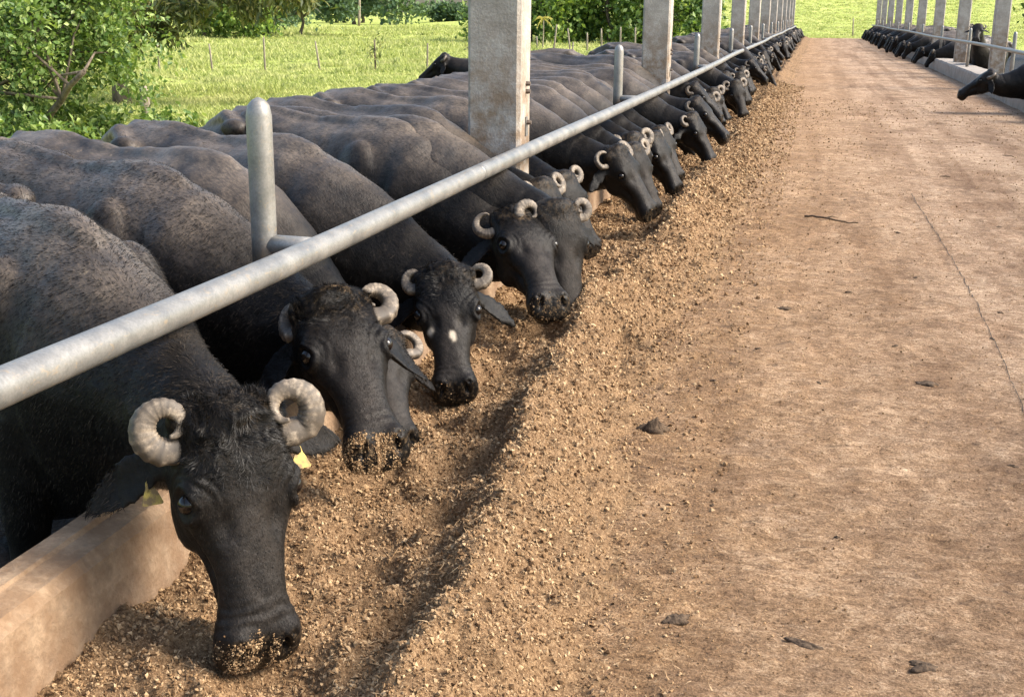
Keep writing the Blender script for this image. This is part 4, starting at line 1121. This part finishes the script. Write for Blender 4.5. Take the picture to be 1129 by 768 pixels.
# mango tree with drooping branches reaching over the pasture
lob = [(-3.2, 0, 2.6, 1.6, 1.4, .9), (-1.6, -.3, 1.9, .8, .8, .45), (-.6, -.5, 1.65, .55, .6, .42), (.5, -.3, 1.80, .6, .6, .36), (1.5, 0, 1.95, .6, .6, .30), (2.6, .2, 2.08, .6, .6, .24), (-.75, -.5, 1.18, .24, .25, .28), (.15, .0, 1.32, .22, .2, .22), (-1.9, 0, 1.40, .35, .3, .3), (3.6, .2, 2.2, .6, .5, .16), (1.0, .1, 1.50, .25, .2, .16), (0, .6, 2.8, 2.6, 1.8, .6), (3, .6, 2.9, 2.0, 1.6, .45), (-1, 1, 4.2, 3, 2.4, 1.2), (2.5, 1, 4.0, 2.6, 2.2, 1.0)]
tree('mango_tree', (-13.6, 22.5), 2.4, .15, lob, 20000, .20, .14, .13, 620, M['leaf_b'], 'large dark tree at top left with long drooping leaves over the pasture', 'trees and shrubs round the pasture', 260, 0.6, pw=.3)
tree('broadleaf_tree', (-17.5, 21.0), 2.4, .14, [(-1.5, 0, 2.8, 1.8, 1.5, 1.3), (0.6, .3, 3.1, 1.6, 1.4, 1.2), (0, 1, 4.2, 2.2, 2, 1.2)], 9000, .15, .28, .22, 230, M['leaf_c'], 'broadleaf tree behind the slanting shrub at the top left corner', 'trees and shrubs round the pasture', 270)

def bushy(name, loc, wd, ht, n, leaf, mat, label, seed, trunk=.12, bottom=0.15):
    r = np.random.default_rng(seed); lobes = []
    for i in range(int(8 + wd * 1.2)):
        q = r.uniform(-1, 1); zz = r.uniform(bottom, 0.9) * (1 - 0.25 * q * q)
        lobes.append((q * wd, r.uniform(-.5, .5) * wd * .7, zz * ht, wd * r.uniform(.2, .36), wd * r.uniform(.2, .36), ht * r.uniform(.14, .24)))
    return tree(name, loc, ht * .5, trunk, lobes, n, leaf, .32, .045 * (wd + ht), int(130 + 14 * wd), mat, label, 'trees and shrubs round the pasture', seed)
# grove behind the first pillar
bushy('grove_tree', (-17.6, 77.0), 3.4, 6.5, 7000, .34, M['leaf_c'], 'rounded tree just left of the nearest left pillar', 301)
bushy('grove_tree', (-13.0, 79.0), 3.6, 6.0, 8000, .34, M['leaf_c'], 'dark tree just right of the nearest left pillar, behind the yellow topped stem', 302)
bushy('grove_tree', (-9.3, 78.0), 2.9, 4.6, 8000, .32, M['leaf_a'], 'bright rounded tree between the two nearest left pillars', 303)
bushy('grove_tree', (-11.2, 84.0), 3.4, 7.0, 6000, .36, M['leaf_c'], 'taller tree rising behind the bright rounded one', 304)
# hedge row in the middle distance, left
for i, (x_, y_, wd, ht, lb) in enumerate(((-46, 74, 4.5, 6.0, 'distant hedge tree at the left, half behind the drooping branches'), (-39.5, 76, 4.2, 4.6, 'distant pale hedge tree below the drooping branches'), (-36, 84, 4.0, 4.2, 'distant hedge bush right of the drooping branches'), (-45, 97, 4.5, 4.6, 'distant bush farther along the hedge'), (-58, 122, 6, 6.5, 'far tree at the end of the hedge'))):
    bushy('hedge_tree', (x_, y_), wd, ht, 4500, .34, M['leaf_d' if i != 1 else 'leaf_c'], lb, 320 + i)
for i, (x_, y_, wd, ht, lb) in enumerate(((-64, 168, 9, 10, 'hazy far tree left of the palm'), (-71, 190, 7, 6, 'hazy far tree behind the palm'), (-60, 205, 6, 3.3, 'low hazy far tree right of the palm'), (-54, 215, 6, 3.0, 'low hazy far tree at the horizon near the middle'), (-47, 230, 7, 3.8, 'hazy far tree left of the rounded grove'), (-120, 260, 30, 14, 'hazy far wood at the left horizon'))):
    bushy('far_tree', (x_, y_), wd, ht, 3500, .7, M['leaf_d'], lb, 340 + i, .25)
bushy('right_tree', (12.2, 60.0), 3.0, 4.6, 5000, .30, M['leaf_c'], 'tree at the upper right corner beyond the right row', 360, bottom=.55)

def palm(loc, h, crown, n, mat, label, seed, r0_=.16, name='palm_tree'):
    r = np.random.default_rng(seed); z0 = float(terrain_z(*loc)) - .05
    root = tag(empty(name, (loc[0], loc[1], z0)), label, 'palm', 'trees and shrubs round the pasture')
    mb = MB(); mb.tube([(0.02 * h * math.sin(q * 2), 0, q * h) for q in np.linspace(0, 1, 7)], r0_ * np.linspace(1.3, .8, 7), 8); obj('trunk', mb.mesh('trunk'), M['post_wood'], root)
    for i in range(n):
        az = i * 2.4 + r.normal() * .2; el = r.uniform(-.1, 1.0)
        mb = MB(); pts = []
        for q in np.linspace(0, 1, 7):
            pts.append(np.array([math.cos(az) * q * crown * math.cos(el * (1 - .3 * q)), math.sin(az) * q * crown * math.cos(el * (1 - .3 * q)), h + math.sin(el) * q * crown - .75 * crown * q * q]))
        mb.tube(pts, np.linspace(.02, .006, 7) * crown, 4)
        sd_ = np.array([-math.sin(az), math.cos(az), 0])
        V = []; Q = []
        for j in range(6):
            for sgn in (-1, 1):
                a0 = pts[j]; a1 = pts[j] * .5 + pts[j + 1] * .5; tip = pts[j + 1] + sd_ * sgn * crown * .20 * (1 - j / 9) + np.array([0, 0, -.10 * crown])
                k_ = len(V); V += [a0, a1, tip]; Q.append((k_, k_ + 1, k_ + 2))
        mb.add(V, (), Q)
        obj('frond', mb.mesh('frond', False), mat, root)
    return root
palm((-56.5, 150.0), 8.0, 2.6, 16, M['leaf_d'], 'tall thin palm on the far side of the pasture', 400)
palm((-13.95, 64.0), 1.62, .62, 12, M['leaf_y'], 'yellow topped plant on a thin pale stem right of the nearest left pillar', 402, .03, 'yellow_plant')

# fence posts and saplings across the pasture
def stake(loc, h, r_, label, leafy=0, seed=0):
    rr_ = np.random.default_rng(seed + 900); z0 = float(terrain_z(*loc)) - .05
    root = tag(empty('fence_post' if not leafy else 'sapling', (loc[0], loc[1], z0)), label, 'post' if not leafy else 'sapling', 'fence posts and saplings in the pasture')
    k = rr_.normal(size=2) * .06
    mb = MB(); mb.tube([(k[0] * q * h, k[1] * q * h, q * h) for q in np.linspace(0, 1, 5)], r_ * np.array([1, 1, .95, .9, .7]), 7); obj('post' if not leafy else 'stem', mb.mesh('stake'), M['post_wood'] if not leafy else M['bark'], root)
    if leafy:
        P = rr_.normal(size=(leafy, 3)) * np.array([.13, .13, .22]) + np.array([0, 0, h * .75]); obj('leaves', leaves_mesh('leaves', P, .15, .25, seed), M['leaf_b'], root)
stake((-11.2, 19.3), .62, .085, 'thick mossy wooden stump post beside the slanting shrub', 0, 1)
for i, (x_, y_, h_, lf) in enumerate([(-13.6, 37.5, 1.05, 60), (-12.2, 38.5, .95, 0), (-10.8, 39.0, 1.0, 70), (-15.2, 36.8, .95, 0), (-16.8, 36.2, 1.1, 0), (-18.3, 35.6, .9, 0), (-9.2, 40.0, .95, 0), (-7.9, 40.6, 1.0, 0), (-19.8, 35.0, 1.0, 0)]):
    stake((x_, y_), h_, .032, ('leafy sapling' if lf else 'thin stake') + ', %s from the left in the fence line across the pasture' % ORD[[8, 6, 4, 2, 1, 5, 7, 3, 0].index(i) if i in (8, 6, 4, 2, 1, 5, 7, 3, 0) else i], lf, 10 + i)
for i, x_ in enumerate(np.linspace(-13.6, -7.4, 9)):
    stake((float(x_), 61.0 + .35 * i + float(r.normal() * .3)), float(1.15 + .2 * r.normal()), .05, 'pale fence post, %s from the left in front of the grove' % ORD[i], 0, 40 + i)
stake((2.35, 90.0), 1.3, .05, 'dark post standing in the grass beyond the alley end', 0, 60)

# grass
def grass(name, n, az0, az1, d0, d1, seed, hmul=1.0):
    r = np.random.default_rng(seed)
    d = d0 * np.exp(r.random(n) * math.log(d1 / d0)); az = r.uniform(az0, az1, n)
    x = np.sin(az) * d; y = np.cos(az) * d
    keep = (vnoise(x * .5, y * .5, 81) + .6 * vnoise(x * 2.2, y * 2.2, 82) > -.22) & ~((x > -7.8) & (x < 11.2) & (y < END_Y))
    x, y, d = x[keep], y[keep], d[keep]; n = len(x)
    z = terrain_z(x, y) - .02
    B = 6; V = []
    for b in range(B):
        a_ = r.uniform(0, 2 * PI, n); ln = (.05 + .13 * r.random(n) ** 1.5) * (0.75 + d * .010) * hmul * (.7 + 1.2 * np.maximum(0, vnoise(x * .8, y * .8, 83) * 2)); sp = r.uniform(.4, 1.5, n) * ln; wd = .006 + .00060 * d
        ox, oy = r.normal(size=n) * .05 * (1 + d * .02), r.normal(size=n) * .05 * (1 + d * .02)
        c, s_ = np.cos(a_), np.sin(a_)
        V.append(np.stack([np.stack([x + ox - s_ * wd, y + oy + c * wd, z], -1), np.stack([x + ox + s_ * wd, y + oy - c * wd, z], -1), np.stack([x + ox + c * sp, y + oy + s_ * sp, z + ln], -1)], 1))
    V = np.concatenate(V).reshape(-1, 3)
    T = np.arange(len(V)).reshape(-1, 3)
    return mesh_np(name, V, T, False)
tag(obj('pasture_grass', grass('pasture_grass', 80000, rad(-44), rad(-6), 11, 130, 90), M['grass']), 'tufts of bright green pasture grass', 'grass', kind='stuff')
tag(obj('far_grass', grass('far_grass', 26000, rad(-6), rad(16), 78, 260, 91, .42), M['grass']), 'pasture grass beyond the alley and the right row', 'grass', kind='stuff')

# ------------------------------------------------------------------ things lying on the alley
def clump(x, y, w, l, h, label, seed, name='dung_clump', rz=0.0):
    rr_ = np.random.default_rng(seed); nr, nt_ = 9, 22
    V = [(0, 0, h)]; th = np.arange(nt_) * 2 * PI / nt_
    R = []
    for i in range(1, nr + 1):
        q = i / nr; er = 1 + .9 * fbm(np.cos(th) * 2.6 + seed, np.sin(th) * 2.6, seed, 3)
        zz = h * (1 - q ** 1.8) * (1 + 1.3 * vnoise(np.cos(th) * q * 4 + seed, np.sin(th) * q * 4, seed + 1)) - (.004 if i == nr else 0)
        R.append(np.stack([np.cos(th) * q * w * er, np.sin(th) * q * l * er, zz], 1))
    mb = MB(); mb.rings(np.array(R)[::-1]); me = mb.mesh(name)
    o = obj(name, me, M['dung'], None, (x, y, float(floor_z(x, y)) + .002)); o.rotation_euler = (0, 0, rz)
    return tag(o, label, 'dung', 'dung and scraps on the alley floor')
clump(-.452, 3.952, .055, .035, .035, 'dark dung lump with an upright bit beside the feed edge', 501, rz=.3)
clump(-.062, 5.925, .04, .022, .005, 'small flat dung patch in the middle of the alley below the stick', 502)
clump(.51, 4.776, .045, .028, .006, 'dark dung patch left of the floor crack', 503)
clump(-.226, 2.611, .035, .02, .005, 'dark scrap near the bottom of the alley by the spilt crumbs', 504, rz=.8)
clump(.076, 2.57, .05, .016, .004, 'long dark smear of dung at the bottom middle of the alley', 505, rz=-.5)
clump(.33, 2.55, .035, .025, .005, 'dark dung patch at the bottom right of the alley', 506)
for i, (x_, y_, s_) in enumerate([(.25, 6.4, .03), (.62, 6.9, .035), (.95, 6.1, .03), (.42, 5.3, .028), (.1, 4.7, .025), (-.15, 5.1, .022), (.85, 5.6, .04), (.7, 3.9, .03), (.05, 7.6, .04), (.6, 8.3, .04), (1.3, 8.8, .05), (1.6, 7.7, .045), (-.3, 4.6, .022), (-.2, 3.35, .02), (.15, 3.2, .018), (-.35, 7.2, .03), (.3, 9.8, .05), (1.2, 11.5, .06), (.2, 12.5, .06), (2.0, 13.5, .07)]):
    clump(x_, y_, s_ * .6, s_ * .30, .004, 'small dark crumb of dung scattered on the alley', 520 + i, rz=i * 1.3)
rr_ = np.random.default_rng(77)
q = np.linspace(0, 1, 14)
px = .0 + .36 * q; py = 8.80 - .18 * q + .015 * np.sin(q * 9)
mb = MB(); mb.tube(np.stack([px, py, floor_z(px, py) + .012 + .006 * np.sin(q * 5)], 1), .008 * (1 - .5 * q), 7)
mb.tube([(px[5], py[5], float(floor_z(px[5], py[5])) + .014), (px[5] + .05, py[5] + .05, .02), (px[5] + .09, py[5] + .06, .012)], [.005, .004, .002], 6)
tag(obj('dry_stick', mb.mesh('dry_stick'), M['dung']), 'thin dry stick lying across the middle of the alley', 'stick')
# crack in the concrete
yy = np.linspace(3.6, 10.3, 150)
xx = .852 + .02 * np.sin(yy * 1.1) + .018 * fbm(yy * 1.5, yy * 0, 95, 3) + .006 * vnoise(yy * 20, yy * 0, 96)
wv = .0010 * (1 + .8 * vnoise(yy * 6, yy * 0 + 4, 97)) + .0001 * yy
V = np.stack([np.stack([xx - wv, yy, floor_z(xx - wv, yy) + .003], 1), np.stack([xx + wv, yy, floor_z(xx + wv, yy) + .003], 1)], 1).reshape(-1, 3)
i_ = np.arange(len(yy) - 1) * 2
obj('crack', mesh_np('crack', V, np.stack([i_, i_ + 1, i_ + 3, i_ + 2], 1)), M['mud'], alley)
